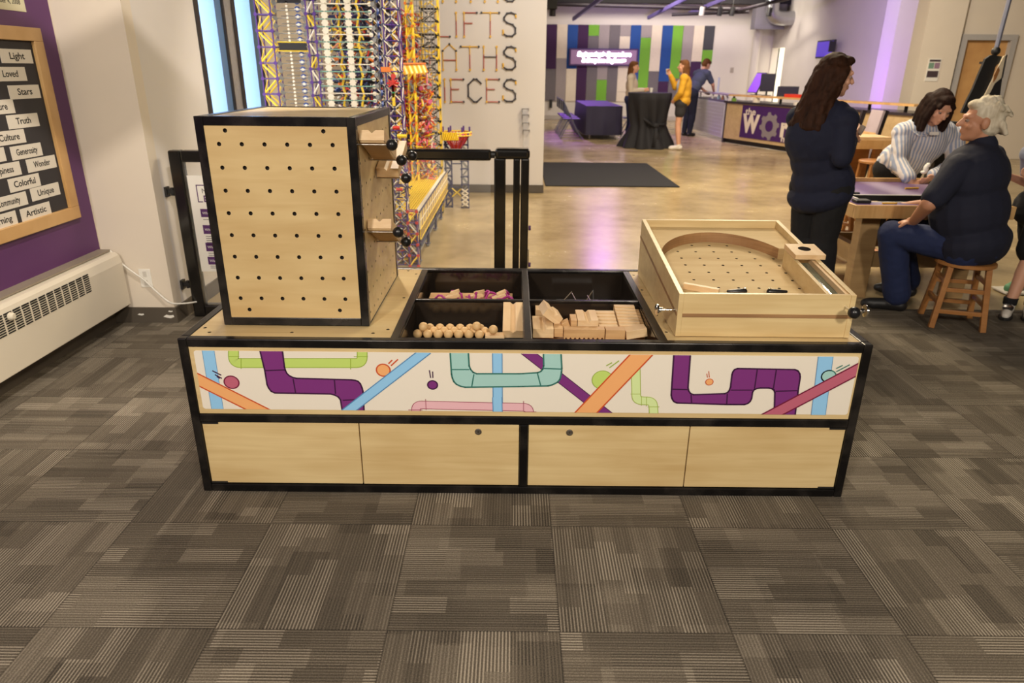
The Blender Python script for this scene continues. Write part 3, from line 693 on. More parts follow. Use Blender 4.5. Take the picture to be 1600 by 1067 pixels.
perforated(m, (CX1 - .003, 0, 0), (0, 1, 0), (0, 0, 1), CY0 + CT, CY1 - .012, CZ0 + .004, CZ1 - CT, rows, .0050, .012, 10)
m.build('side_panel', [PLY, HOLE], cab)
MB().box((CX0 + .002, CY0 + CT, CZ0), (CX0 + .014, CY1 - CT, CZ1 - CT)).build('side_panel', PLY, cab)
MB().box((CX0 + CT, CY1 - .014, CZ0), (CX1 - CT, CY1 - .002, CZ1 - CT)).build('back_panel', PLY, cab)
MB().box((CX0 + CT, CY0 + CT, CZ1 - .014), (CX1 - CT, CY1 - CT, CZ1 - .003)).build('top_panel', PLY, cab)
# pegs with ball ends, carrying three grooved ramps
pegs = [((2.448, 1.272), 'black ball peg under the front end of the top wooden ramp'), ((2.640, 1.198), 'black ball peg under the low end of the top wooden ramp'), ((2.730, 1.120), 'black ball peg under the front end of the middle wooden ramp'),
        ((2.93, 1.182), 'black ball peg under the far end of the middle wooden ramp'), ((2.487, .962), 'black ball peg under the front end of the lowest wooden ramp'), ((2.655, .887), 'black ball peg under the low end of the lowest wooden ramp')]
p0 = thing('ball_peg', pegs[0][1], 'peg', (0, 0, 0), 0, 'ball ended pegs in the cabinet side')
MB().cyl((-.01, 0, 0), (.098, 0, 0), .0024, 10).build('rod', BRASSY, p0, smooth='auto')
MB().ell((.111, 0, 0), .020, n=20, k=12).build('ball_knob', BLKNOB, p0, smooth=True)
for i, ((y, z), lb) in enumerate(pegs):
    o = p0 if i == 0 else copy_tree(p0, label=lb); o.location = (CX1, y, z)
def ramp_mesh(L_, w_=.085, hh=.036):
    m = MB(); pr = [(0, hh), (w_ * .36, hh), (w_ * .5, hh - .011), (w_ * .64, hh), (w_, hh), (w_, 0), (0, 0)]
    n = max(4, int(L_ / .016)); m.prism([(x, 0, z) for x, z in pr], (0, L_, 0))
    return m
def ribbed(m, L_, w_=.085):                     # saw teeth under the block
    k = int(L_ / .018)
    for i in range(k):
        y = (i + .5) * L_ / k; m.prism([(0.001, y - .0075, 0), (.001, y + .0075, 0), (.001, y, -.006)], (w_ - .002, 0, 0))
    return m
def ramp(a, b, label, name='grooved_ramp'):
    a, b = V(a), V(b); L_ = (b - a).length
    m = ribbed(ramp_mesh(L_), L_); o = m.build(name, PINE, bevel=.0012)
    o.location = a; o.rotation_euler = (math.atan2(b.z - a.z, b.y - a.y), 0, 0); tag(o, label, 'ramp', 'wooden ramps on the cabinet pegs'); return o
ramp((CX1 + .002, 2.405 + .035, 1.2865), (CX1 + .002, 2.672, 1.197), 'top grooved wooden ramp sloping away on the cabinet side')
ramp((CX1 + .002, 2.715, 1.125), (CX1 + .002, 2.965, 1.2045), 'middle grooved wooden ramp sloping toward the front on the cabinet side')
ramp((CX1 + .002, 2.480, .9765), (CX1 + .002, 2.690, .882), 'lowest grooved wooden ramp on the cabinet side')

# ================================================================ pinball box
BX0, BX1, BY0, BY1, BT = .586, 1.210, 2.333, 3.15, .018
SL = (.885 - .787) / (3.14 - 2.335)
rz = lambda y: .787 + (y - 2.335) * SL
pin = thing('pinball_box', 'open plywood pinball box sloping up at the back on the counter right end', 'pinball game', ((BX0 + BX1) / 2, (BY0 + BY1) / 2, ZT))
def sidep(x, nm):
    m = MB(); m.prism([(x, BY0, ZT), (x, BY1, ZT), (x, BY1, rz(BY1)), (x, BY0, rz(BY0))], (BT, 0, 0)); return m.build(nm, PLY, pin, bevel=.001)
sl = sidep(BX0, 'side_panel'); sr = sidep(BX1 - BT, 'side_panel')
MB().box((BX0 + BT, BY0 + .002, ZT), (BX1 - BT, BY0 + BT, rz(BY0))).build('front_panel', PLY, pin, bevel=.001)
MB().box((BX0 + BT, BY1 - BT, ZT), (BX1 - BT, BY1, rz(BY1))).build('back_panel', PLY, pin, bevel=.001)
m = MB(); m.prism([(BX0 - .0012, BY0 + .01, rz(BY0) - .086), (BX0 - .0012, BY1, rz(BY1) - .086), (BX0 - .0012, BY1, rz(BY1) - .074), (BX0 - .0012, BY0 + .01, rz(BY0) - .074)], (.002, 0, 0))
m.box((BX0 + BT, BY0 - .001, .701), (BX1 - .006, BY0 + .003, .713)); m.build('playfield_edge', PLYEDGE, pin)
uy = V((0, 1, SL)).normalized(); zp = lambda y: rz(y) - .075
m = MB(); o = V((0, BY0 + BT, zp(BY0 + BT))); rows = []
for j in range(7):
    y = 2.565 + .0765 * j; ks = range(0, 7) if j < 5 else (range(1, 7) if j == 5 else range(2, 6))
    rows.append(((y - o.y) / uy.y, [.637 + .0778 * k for k in ks]))
perforated(m, o, (1, 0, 0), uy, BX0 + BT, BX1 - BT, 0, (BY1 - BT - o.y) / uy.y, rows, .0062, .012, 12)
m.build('playfield', [PLYM, HOLE], pin)
# arch filler with curved cut-out
m = MB(); th = .026; ex_c, ey_c, ea, eb = .876, 2.72, .272, .345
arc = [(ex_c + ea * math.cos(t), ey_c + eb * math.sin(t)) for t in [math.radians(d) for d in range(164, 23, -6)]]
outer = [(BX0 + BT, BY1 - BT), (BX1 - BT, BY1 - BT)]
prev = None
for (ax_, ay_) in arc:
    t = (ax_ - arc[0][0]) / (arc[-1][0] - arc[0][0]); ox = BX0 + BT + t * (BX1 - BX0 - 2 * BT); q = []
    for (x, y) in ((ax_, ay_), (ox, BY1 - BT)):
        q.append((m.bm.verts.new((x, y, rz(y) - .030)), m.bm.verts.new((x, y, zp(y) + .0005))))
    if prev:
        m.f([prev[0][0], q[0][0], q[1][0], prev[1][0]]); m.mi = 1; m.f([prev[0][1], q[0][1], q[0][0], prev[0][0]]); m.mi = 0
    prev = q
for sx_, (ax_, ay_) in ((BX0 + BT, arc[0]), (BX1 - BT, arc[-1])):
    a = m.bm.verts.new((sx_, ay_, rz(ay_) - .030)); b = m.bm.verts.new((ax_, ay_, rz(ay_) - .030)); c = m.bm.verts.new((sx_, BY1 - BT, rz(BY1 - BT) - .030)); m.f([a, b, c])
    d = m.bm.verts.new((sx_, ay_, zp(ay_))); e = m.bm.verts.new((ax_, ay_, zp(ay_))); a2 = m.bm.verts.new((sx_, ay_, rz(ay_) - .030)); b2 = m.bm.verts.new((ax_, ay_, rz(ay_) - .030)); m.f([a2, b2, e, d])
m.build('top_arch', [PLYM, PLYEDGE], pin)
# plunger lane
lx0, lx1 = 1.112, 1.126; ly1 = 2.79
m = MB(); m.prism([(lx0, BY0 + BT, zp(BY0 + BT)), (lx0, ly1, zp(ly1)), (lx0, ly1, rz(ly1) - .004), (lx0, BY0 + BT, rz(BY0 + BT) - .004)], (lx1 - lx0, 0, 0)); m.build('lane_wall', PLY, pin, bevel=.001)
m = MB(); m.prism([(BX1 - BT - .012, BY0 + BT, zp(BY0 + BT)), (BX1 - BT - .012, 2.70, zp(2.7)), (BX1 - BT - .012, 2.70, rz(2.7) - .006), (BX1 - BT - .012, BY0 + BT, rz(BY0 + BT) - .006)], (.011, 0, 0)); m.build('lane_liner', PINE, pin)
m = MB(); m.prism([(lx1, BY0 + BT, rz(BY0) - .03), (lx1, 2.70, rz(2.7) - .03), (BX1 - BT - .012, 2.70, rz(2.7) - .03), (BX1 - BT - .012, BY0 + BT, rz(BY0) - .03)], (0, 0, .004))
m.build('lane_cover', plain('green_tint_glass', (.55, .62, .50, 1), .08, 0, .02, trans=.85), pin)
m = MB(); yc, xc = 2.735, 1.172
perforated(m, (0, 2.67, rz(2.67) + .018), (1, 0, 0), uy, 1.112, 1.232, 0, .125, [(.07, [xc])], .025, .02, 24, 0, 1)
m.prism([(1.112, 2.67, rz(2.67) - .002), (1.112, 2.795, rz(2.795) - .002), (1.112, 2.795, rz(2.795) + .0178), (1.112, 2.67, rz(2.67) + .0178)], (.0005, 0, 0)); m.prism([(1.2315, 2.67, rz(2.67)), (1.2315, 2.795, rz(2.795)), (1.2315, 2.795, rz(2.795) + .0178), (1.2315, 2.67, rz(2.67) + .0178)], (.0005, 0, 0))
m.mi = 0; m.box((1.112, 2.67, rz(2.67)), (1.232, 2.6705, rz(2.67) + .018)); m.box((1.112, 2.794, rz(2.795)), (1.232, 2.7945, rz(2.795) + .018))
m.build('lane_block', [PINE, HOLE], pin)
pz = .745
m = MB(); m.cyl((1.177, BY0 + .01, pz), (1.177, BY0 - .055, pz), .0035, 10); pr_ = m.build('plunger_rod', CHROME, pin, smooth='auto')
MB().ell((1.177, BY0 - .066, pz), .021, n=20, k=12).build('plunger_knob', BLKNOB, pin, smooth=True)
for sx_, nm in ((-1, 'flipper_button'), (1, 'flipper_button')):
    xw = BX0 if sx_ < 0 else BX1; zz, yy = .712 if sx_ < 0 else .715, BY0 + .045
    m = MB(); m.cyl((xw, yy, zz), (xw + sx_ * .045, yy, zz), .0045, 10); m.lathe((xw + sx_ * .045, yy, zz), [(.009, 0), (.009, .012), (.022, .015), (.023, .021), (.015, .025)], 20, axis=(sx_, 0, 0)); m.lathe((xw, yy, zz), [(.008, 0), (.008, .003)], 14, axis=(sx_, 0, 0))
    m.build(nm, CHROME, pin, smooth='auto')
for xa, xb in ((.812, .872), (.968, 1.03)):
    ya = 2.505; y2 = ya + .012; m = MB()
    flip = xa < .9
    a = (xa, ya, zp(ya) + .012); b = (xb, ya + .002, zp(ya) + .012)
    if flip: m.cap(a, b, .006, .012, 12, 3)
    else: m.cap(a, b, .012, .006, 12, 3)
    m.build('flipper', BLKNOB, pin, smooth=True)
    MB().cyl(((b if flip else a)[0], ya, zp(ya) + .02), ((b if flip else a)[0], ya, zp(ya) + .026), .004, 10).build('flipper_screw', CHROME, pin)
m = MB(); m.beam((.655, 2.555, zp(2.555) + .012), (.775, 2.50, zp(2.50) + .012), .02, .022); tag(m.build('wood_guide_block', PINE, org=(.71, 2.53, zp(2.53))), 'slim pine strip lying at the front left inside the pinball box', 'wood block')

# ================================================================ contents of the bins
zb = .525; rb = .0182
used_first = False
prot = MB().ell((0, 0, 0), rb, n=20, k=12).build('wooden_ball', plain('ball_wood', rgb(216, 178, 124), .5, 0, .08, 40), smooth=True)
def pile(xs, y, z, lb): return [(x, y, z, lb) for x in xs]
layers = pile([-.372 + .0405 * k for k in range(7)], 2.553, zb + rb, 'wooden ball in the front row of the ball pile') + pile([-.352 + .0405 * k for k in range(7)], 2.588, zb + rb, 'wooden ball in the second row of the ball pile') \
    + pile([-.331 + .0405 * k for k in range(6)], 2.623, zb + rb, 'wooden ball in the back row of the ball pile')
layers += [(-.349, 2.565, zb + rb * 2.45, 'topmost wooden ball at the left of the ball pile'), (-.140, 2.575, zb + rb * 2.45, 'wooden ball sitting high at the right end of the ball pile'), (-.074, 2.55, zb + .022 + rb, 'single wooden ball resting on a block right of the ball pile')]
for x, y, z, lb in layers:
    o = prot if not used_first else prot.copy()
    if used_first: COL.objects.link(o)
    used_first = True; o.location = (x, y, z); tag(o, lb, 'ball', 'wooden balls in the front left bin')
def block(lo, hi, label, m_=None, rot=None, name='wood_block', grp='wooden blocks in the front right bin', groove=False, ribs=0):
    lo, hi = V(lo), V(hi); c = (lo + hi) / 2; h = (hi - lo) / 2; m = MB()
    if groove:
        W_ = h.x * 2; pr = [(-h.x, h.z), (-h.x * .28, h.z), (0, h.z - .011), (h.x * .28, h.z), (h.x, h.z), (h.x, -h.z), (-h.x, -h.z)]
        m.prism([(x, -h.y, z) for x, z in pr], (0, 2 * h.y, 0))
    elif ribs:
        pr = [(-h.x, h.z), (h.x, h.z), (h.x, -h.z)]; n = ribs
        for i in range(n): x = h.x - (i + .5) * 2 * h.x / n; pr += [(x + h.x / n * .6, -h.z), (x, -h.z + .007), (x - h.x / n * .6, -h.z)]
        pr += [(-h.x, -h.z)]; m.prism([(x, -h.y, z) for x, z in pr], (0, 2 * h.y, 0))
    else: m.box(-h, h)
    o = m.build(name, m_ or PINE, bevel=.0012); o.location = c
    if rot: o.rotation_euler = rot
    tag(o, label, 'wood block', grp); return o
block((-.105, 2.53, zb), (-.030, 2.575, zb + .021), 'flat pale wood block under the single ball in the front left bin', grp='wooden blocks in the front left bin')
m = MB(); pr = [(-.040, -.018), (-.012, -.018), (0, -.007), (.012, -.018), (.040, -.018), (.040, .018), (-.040, .018)]
m.prism([(x, 0, -z) for x, z in pr], (0, .19, 0)); o = m.build('wood_block', PINE, bevel=.001); o.location = (.003, 2.548, zb + .022); o.rotation_euler = (math.radians(18), 0, 0)
tag(o, 'long grooved wood block leaning in the corner of the ball bin', 'wood block', 'wooden blocks in the front left bin')
# right bin
PF = 2.47; zq = .563
block((.079, PF, zq), (.158, PF + .15, zq + .037), 'pale grooved wood block at the left front of the block bin', groove=True)
block((.160, PF + .012, zq), (.195, PF + .11, zq + .034), 'darker short wood block beside the pale grooved one', PINED)
block((.197, PF - .002, zq - .003), (.352, PF + .035, zq + .037), 'long ribbed wood block with saw teeth along the bin front', PINED, ribs=9)
block((.356, PF, zq - .003), (.430, PF + .04, zq + .035), 'plain brown wood block right of the saw toothed block', PINED)
block((.252, PF + .042, zq + .022), (.332, PF + .17, zq + .058), 'pale grooved wood block behind the saw toothed block', groove=True)
block((.226, PF + .045, zq + .022), (.250, PF + .12, zq + .056), 'small dark wood block left of the rear grooved block', PINED)
block((.196, PF + .05, zq + .010), (.224, PF + .09, zq + .046), 'stepped small wood block at the middle of the block bin', PINED, rot=(0, math.radians(-24), 0))
block((.432, PF - .003, zq + .004), (.512, PF + .05, zq + .037), 'tilted wood block at the right front corner of the bin', rot=(0, math.radians(-9), math.radians(4)))
block((.112, PF + .065, zq + .044), (.188, PF + .17, zq + .080), 'tilted grooved wood block at the back left of the bin', rot=(0, math.radians(38), math.radians(8)), groove=True)
for k in range(4): block((.094, PF + .175, zq - .038 + k * .023), (.150, PF + .235, zq - .016 + k * .023), 'thin wood slat in the small stack at the bin left, %s from the top' % ['fourth', 'third', 'second', 'first'][k])
nth = ['nearest', 'second', 'third', 'fourth', 'fifth', 'sixth', 'seventh', 'eighth', 'ninth']
for k in range(7): block((.415, PF + .055 + k * .0265, zq - .003 + .004 * k), (.498, PF + .0805 + k * .0265, zq + .034 + .004 * k), 'wood slat in the right row of the block bin, %s from the front' % nth[k])
for k in range(7): block((.500, PF + .055 + k * .0265, zq - .02 + .003 * k), (.519, PF + .077 + k * .0265, zq + .022 + .003 * k), 'narrow wood slat end along the bin right wall, %s from the front' % nth[k], PINED)
for k in range(5): block((.336, PF + .055 + k * .029, zq - .003 + .004 * k), (.411, PF + .082 + k * .029, zq + .030 + .004 * k), 'wood slat in the shorter middle row of the block bin, %s from the front' % nth[k])
block((.08, 2.40, zb + .0005), (.518, 2.735, zb + .018), 'layer of wood boards covering the block bin floor', PINED)
# rubber bands and scraps (back left bin), wire bits (back right bin)
zc = .50
MAG = plain('magenta_elastic', rgb(168, 44, 128), .5)
for k, (x, y, a, lb) in enumerate(((-.29, 2.98, .3, 'leftmost magenta elastic loop in the back left bin'), (-.22, 3.02, -.5, 'magenta elastic loop crossing a wood scrap in the back bin'), (-.15, 3.0, .9, 'magenta elastic loop in the middle of the back left bin'), (-.08, 3.04, .2, 'magenta elastic loop near the divider, farther from the front'), (-.04, 2.98, -.4, 'rightmost magenta elastic loop in the back left bin'))):
    pts = []
    for i in range(25):
        t = 2 * PI * i / 24; pts.append((x + .065 * math.cos(t) * math.cos(a) - .02 * math.sin(t) * math.sin(a), y + .065 * math.cos(t) * math.sin(a) + .02 * math.sin(t) * math.cos(a), zc + .050 + .020 * math.sin(2 * t + k) + .008 * math.sin(5 * t)))
    tag(MB().tube(pts, .0055, 6).build('elastic_loop', MAG, smooth=True, org=(x, y, zc)), lb, 'elastic loop', 'magenta elastic loops in the back left bin')
for k, (x, y, r_, lb) in enumerate(((-.27, 2.99, .2, 'pale wood scrap at the left of the magenta loops'), (-.16, 3.005, -.4, 'pale curled wood scrap among the magenta loops'), (-.06, 2.98, .5, 'small pale wood scrap near the bin divider'))):
    m = MB(); m.beam((x - .03, y, zc + .05), (x + .03, y + .02 * r_, zc + .07), .026, .02); m.beam((x - .01, y + .01, zc + .07), (x + .03, y + .04 * r_, zc + .085), .02, .014)
    tag(m.build('wood_scrap', PINE, bevel=.002, org=(x, y, zc)), lb, 'wood scrap', 'wood scraps in the back left bin')
tag(MB().box((-.38, 2.94, zc + .0005), (.0, 3.10, zc + .042)).build('wood_tray', PINED, org=(-.2, 3.0, zc)), 'low brown wood board under the magenta loops', 'board')
W_ = lambda p: (p[0], p[1] + .20, p[2] + .065)
for k, (a, b, lb) in enumerate((((.23, 2.80, .475), (.27, 2.83, .51), 'left thin silver wire in the back right bin'), ((.27, 2.82, .508), (.29, 2.80, .475), 'second thin silver wire beside the left one'), ((.285, 2.79, .47), (.31, 2.80, .472), 'short silver wire lying flat in the back right bin'), ((.335, 2.80, .478), (.365, 2.83, .515), 'slanted silver wire at the right of the back bin'), ((.367, 2.83, .52), (.367, 2.80, .468), 'upright silver wire at the right of the back bin'), ((.34, 2.81, .50), (.362, 2.79, .466), 'crossing silver wire at the right of the back bin'))):
    tag(MB().cyl(W_(a), W_(b), .0018, 6).build('wire_piece', CHROME, org=W_(a)), lb, 'wire', 'silver wires in the back right bin')
tag(MB().box((.20, 2.97, zc + .0005), (.40, 3.06, zc + .03)).build('tool_case', BLACK, bevel=.004, org=(.3, 3.0, zc)), 'flat black case under the silver wires in the back right bin', 'case')
# ================================================================ tall toy machine of rods and connectors
KC = {}
for nm, c in dict(yellow=(240, 204, 52), purple=(84, 52, 130), white=(226, 216, 196), grey=(132, 132, 130), red=(198, 50, 40), blue=(48, 74, 140), orange=(226, 122, 40), teal=(120, 160, 146), black=(34, 32, 34), navy=(40, 44, 88), green=(40, 140, 90), pink=(206, 90, 130)).items():
    KC[nm] = plain('toy_' + nm, rgb(*c), .4, 0, .05, 30)
KN = list(KC); KM = [KC[k] for k in KN]; ki = {k: i for i, k in enumerate(KN)}
toy = thing('construction_toy_machine', 'tall ball machine of coloured construction toy rods standing behind the pegboard cabinet', 'toy machine', (-1.3, 6.0, 0))
def rod(m, a, b, c, r=.0042): m.cone(a, b, r, r, 5, True, ki[c])
def node(m, p, c, r=.013, ax=(0, 1, 0)): p = V(p); a = V(ax) * .005; m.cyl(p - a, p + a, r, 7, ki[c])
def lattice(nm, x0, x1, y0, y1, z0, z1, n, cv, ch, cd, style='X', cn='purple', r=.0046, side=True):
    m = MB(); dz = (z1 - z0) / n
    for x in (x0, x1):
        for y in (y0, y1): rod(m, (x, y, z0), (x, y, z1), cv, r * 1.25)
    for k in range(n + 1):
        z = z0 + k * dz
        for y in (y0, y1): rod(m, (x0, y, z), (x1, y, z), ch, r)
        for x in (x0, x1):
            rod(m, (x, y0, z), (x, y1, z), ch, r)
            node(m, (x, y0 - .004, z), cn, .014)
        if k == n: break
        cc = cd[k % len(cd)]
        for y in (y0, y1):
            if style == 'X': rod(m, (x0, y, z), (x1, y, z + dz), cc, r * 1.1); rod(m, (x1, y - .006, z), (x0, y - .006, z + dz), cc, r * 1.1); node(m, ((x0 + x1) / 2, y - .008, z + dz / 2), 'white' if cc != 'white' else cn, .010)
            else:
                a, b = ((x0, x1), (x1, x0))[k % 2]; rod(m, (a, y, z), (b, y, z + dz), cc, r * 1.5)
        if side:
            for x in (x0, x1): rod(m, (x, y0, z + (dz if k % 2 else 0)), (x, y1, z + (0 if k % 2 else dz)), cc, r)
    return m.build(nm, KM, toy)
ZK = 3.2
lattice('lattice_tower', -1.90, -1.79, 5.60, 5.72, 0, ZK, 29, 'purple', 'purple', ['yellow'], 'Z')
lattice('lattice_tower', -1.53, -1.47, 5.60, 5.70, 0, ZK, 34, 'purple', 'navy', ['white', 'yellow', 'white'], 'Z')
lattice('lattice_tower', -.968, -.858, 5.60, 5.71, 0, ZK, 30, 'purple', 'purple', ['white'], 'X', 'navy')
lattice('lattice_tower', -.975, -.80, 7.86, 8.0, 0, ZK, 26, 'yellow', 'black', ['black', 'yellow'], 'X', 'black', .006)
lattice('lattice_tower', -1.06, -1.0, 7.4, 7.5, .4, ZK, 28, 'yellow', 'grey', ['yellow', 'grey'], 'Z', 'orange', .005)
# elevator shaft with white chain and blue wheels
m = MB()
for k in range(62):
    z = .05 + k * .0515
    if abs(z - 1.66) < .035: continue
    rod(m, (-1.785, 5.63, z), (-1.535, 5.63, z), 'grey', .0032); rod(m, (-1.75, 5.72, z + .02), (-1.57, 5.72, z + .02), 'grey', .003)
    for x in (-1.765, -1.55): node(m, (x, 5.622, z), 'grey', .016)
    rod(m, (-1.785, 5.62, z), (-1.745, 5.62, z + .05), 'grey', .003); rod(m, (-1.565, 5.62, z + .05), (-1.535, 5.62, z), 'grey', .003)
m.build('shaft_rungs', KM, toy)
m = MB()
for k in range(124): node(m, (-1.675, 5.625, .05 + k * .0258), 'white', .009)
m.build('lift_chain', KM, toy)
m = MB()
for k in range(62):
    z = .06 + k * .0515
    node(m, (-1.60, 5.635, z), 'blue', .022); m.cyl((-1.60, 5.628, z), (-1.60, 5.632, z), .011, 7, ki['white']); rod(m, (-1.62, 5.63, z), (-1.575, 5.63, z), 'white', .003)
m.build('wheel_column', KM, toy)
m = MB()
for z in (1.63, 1.66, 1.69): rod(m, (-1.77, 5.615, z), (-1.54, 5.615, z), 'yellow' if z != 1.66 else 'grey', .0045)
m.box((-1.755, 5.61, 1.635), (-1.555, 5.64, 1.685), mi=ki['black']); m.build('shaft_crossbar', KM, toy)
m = MB(); m.box((-1.74, 5.62, 1.955), (-1.57, 5.64, 2.0), mi=ki['black']); m.build('shaft_crossbar', KM, toy)
# gear chains and teal rungs
for x in (-1.395, -1.222):
    m = MB()
    for k in range(63):
        z = .03 + k * .0512; p = V((x, 5.60, z)); m.cyl(p + V((0, -.006, 0)), p + V((0, .006, 0)), .0235, 10, ki['white'])
        for j in range(8): a = j * PI / 4; rod(m, p, p + V((0.029 * math.cos(a), 0, .029 * math.sin(a))), 'white', .0045)
    m.build('gear_chain', KM, toy)
m = MB()
for k in range(63):
    z = .055 + k * .0512; rod(m, (-1.47, 5.600, z), (-1.055, 5.600, z), ['teal', 'white', 'teal', 'teal'][k % 4], .0045)
    node(m, (-1.455, 5.606, z), 'grey', .018); node(m, (-1.062, 5.606, z), 'white', .016)
m.build('rung_rods', KM, toy)
for x in (-1.305, -1.165):
    m = MB()
    for k in range(45):
        z = .05 + k * .07; a = .012 * (-1) ** k; rod(m, (x + a, 5.66, z), (x - a * .4, 5.66, z + .072), 'yellow', .0085)
    m.build('yellow_chain', KM, toy)
rnd = random.Random(3)
def tangle(nm, lo, hi, n, cols, L0=.04, L1=.11, r=.0045, parent=None):
    m = MB()
    for _ in range(n):
        p = V([rnd.uniform(lo[i], hi[i]) for i in range(3)]); d = V((rnd.gauss(0, 1), rnd.gauss(0, .8), rnd.gauss(0, 1))).normalized() * rnd.uniform(L0, L1) * .5
        c = rnd.choice(cols); q = rnd.random()
        if q < .62: rod(m, p - d, p + d, c, r)
        else: node(m, p, c, rnd.uniform(.012, .024), d.normalized())
    o = m.build(nm, KM, toy); o['kind'] = 'stuff'; return o
tangle('tangled_rods', (-1.47, 5.75, .05), (-1.05, 6.3, ZK), 2600, ['red', 'yellow', 'orange', 'blue', 'black', 'black', 'navy', 'grey', 'white', 'black', 'black', 'navy', 'purple'], r=.006)
m = MB()
for k in range(40):
    z = .05 + k * .08
    for y in (6.0, 6.2, 6.35):
        rod(m, (-1.47, y, z), (-1.05, y, z), rnd.choice(['black', 'navy', 'purple', 'black']), .012)
for x in [-1.47 + .035 * i for i in range(13)]: rod(m, (x, 6.38, 0), (x, 6.38, ZK), rnd.choice(['black', 'navy', 'purple', 'black', 'grey']), .016)
m.build('inner_frame', KM, toy)
m = MB()
for k in range(40):
    z = .03 + k * .08; rod(m, (-1.05, 5.61, z), (-.985, 5.61, z + .06), 'grey', .004); rod(m, (-.985, 5.61, z), (-1.05, 5.61, z + .07), 'white', .0035)
    node(m, (-1.005, 5.60, z + .03), 'blue', .022, (1, .4, 0)); node(m, (-1.04, 5.605, z), 'grey', .016)
for x in (-1.052, -1.02, -.982): rod(m, (x, 5.615, 0), (x, 5.615, ZK), ['grey', 'navy', 'white'][int(x * 1000) % 3], .005)
m.build('grey_column', KM, toy)
tangle('tangled_rods', (-.99, 5.66, .0), (-.86, 5.75, ZK), 300, ['navy', 'purple', 'yellow', 'black'], r=.005)
# rear red and yellow scaffold
tangle('scaffold_rods', (-1.30, 7.45, .35), (-1.0, 8.05, 2.05), 2500, ['red', 'red', 'yellow', 'yellow', 'orange', 'white', 'pink', 'blue', 'grey'], .05, .14, .0065)
tangle('scaffold_rods', (-1.0, 7.5, .35), (-.86, 7.85, 1.45), 700, ['yellow', 'orange', 'red', 'white', 'grey', 'pink'], .05, .13, .006)
m = MB()
for i in range(7):
    x = -1.02 + i * .034
    rod(m, (x, 7.70, .4), (x, 7.70, 2.6), 'grey', .004)
for k in range(44): rod(m, (-1.02, 7.69, .4 + k * .05), (-.81, 7.69, .4 + k * .05), 'grey', .004)
m.build('grey_mesh', KM, toy)
# chute
m = MB(); a0, a1 = V((-1.0, 5.9, 1.515)), V((-.90, 7.5, 1.53))
for k in range(30):
    t = k / 29; p = a0.lerp(a1, t); rod(m, p + V((-.01, 0, .03)), p + V((.02, 0, -.05)), ['yellow', 'orange', 'yellow', 'white'][k % 4], .012)
for dz in (.035, -.05): m.beam(a0 + V((0, 0, dz)), a1 + V((0, 0, dz)), .02, .014, mi=ki['orange'] if dz > 0 else ki['yellow'])
m.build('ball_chute', KM, toy)
m = MB(); node(m, (-.91, 5.58, 1.46), 'red', .02)
for z, c in ((1.40, 'red'), (1.36, 'green'), (1.30, 'yellow')): rod(m, (-.915, 5.57, z - .05), (-.915, 5.57, z + .04), c, .012)
for k in range(8): a = k * PI / 4; rod(m, (-.915, 5.57, 1.41), (-.915 + .045 * math.cos(a), 5.57, 1.41 + .034 * math.sin(a)), 'red', .008)
m.box((-1.0, 5.57, 1.49), (-.93, 5.60, 1.525), mi=ki['orange'])
m.build('red_star_wheel', KM, toy)
for x0_, x1_, z, c in ((-.90, -.83, 1.03, 'yellow'), (-.93, -.88, 1.09, 'red'), (-.93, -.88, .62, 'red')): m = MB(); rod(m, (x0_, 5.57, z), (x1_, 5.57, z), c, .014); m.build('tower_clip', KM, toy)
# deck
dx0, dx1, dy0, dy1, dz_ = -1.35, -.775, 5.62, 8.1, .42
m = MB()
for k in range(27):
    x = dx0 + k * (dx1 - dx0) / 26.5; m.box((x, dy0, dz_ - .006), (x + .0145, dy1, dz_), mi=ki['yellow'])
for k in range(62): y = dy0 + k * .04; rod(m, (dx0, y, dz_ - .009), (dx1, y, dz_ - .009), 'orange' if k % 3 == 0 else 'black', .0035)
m.box((dx0, dy0, dz_ - .034), (dx1, dy1, dz_ - .028), mi=ki['navy']); m.build('yellow_deck', KM, toy)
m = MB()
for k in range(72):
    y = dy0 + k * .0345; z = dz_
    rod(m, (dx1 - .03, y, z + .004), (dx1 + .01, y, z + .004), 'white', .006); rod(m, (dx1 + .012, y, z - .13), (dx1 + .012, y + .02, z + .01), ['white', 'yellow', 'white', 'yellow', 'purple'][k % 5], .008)
    rod(m, (dx1 + .014, y, z - .21), (dx1 + .014, y + .025, z - .13), ['yellow', 'purple', 'yellow', 'navy'][k % 4], .006)
for z, c in ((dz_ + .012, 'navy'), (dz_ - .06, 'white'), (dz_ - .13, 'yellow'), (dz_ - .21, 'yellow'), (dz_ - .26, 'navy')): rod(m, (dx1 + .016, dy0, z), (dx1 + .016, dy1, z), c, .007)
m.build('deck_side', KM, toy)
for y in (5.66, 6.30, 6.95, 7.5):
    m = MB()
    for zz in range(4):
        z = zz * .07
        for a, b in (((-.88, -.78), 1), ((-.78, -.88), 1)): rod(m, (a[0], y, z), (a[1], y, z + .07), ['purple', 'white'][zz % 2], .008)
    for x in (-.89, -.78):
        for yy in (y - .04, y + .04): rod(m, (x, yy, 0), (x, yy, .3), 'navy', .008); node(m, (x, yy, .01), 'grey', .018, (0, 0, 1))
    m.build('deck_leg', KM, toy)
m = MB()
for z in (.06, .12, .17): rod(m, (-.80, dy0, z), (-.79, 7.5, z), ['grey', 'white', 'navy'][int(z * 100) % 3], .009)
m.build('lower_rail', KM, toy)
lattice('corner_post', -.845, -.775, 5.55, 5.62, 0, .45, 5, 'purple', 'purple', ['yellow', 'white'], 'Z', 'red')
tangle('tangled_rods', (-.93, 5.58, .0), (-.80, 5.75, .42), 160, ['red', 'yellow', 'orange', 'navy', 'purple'], r=.005)
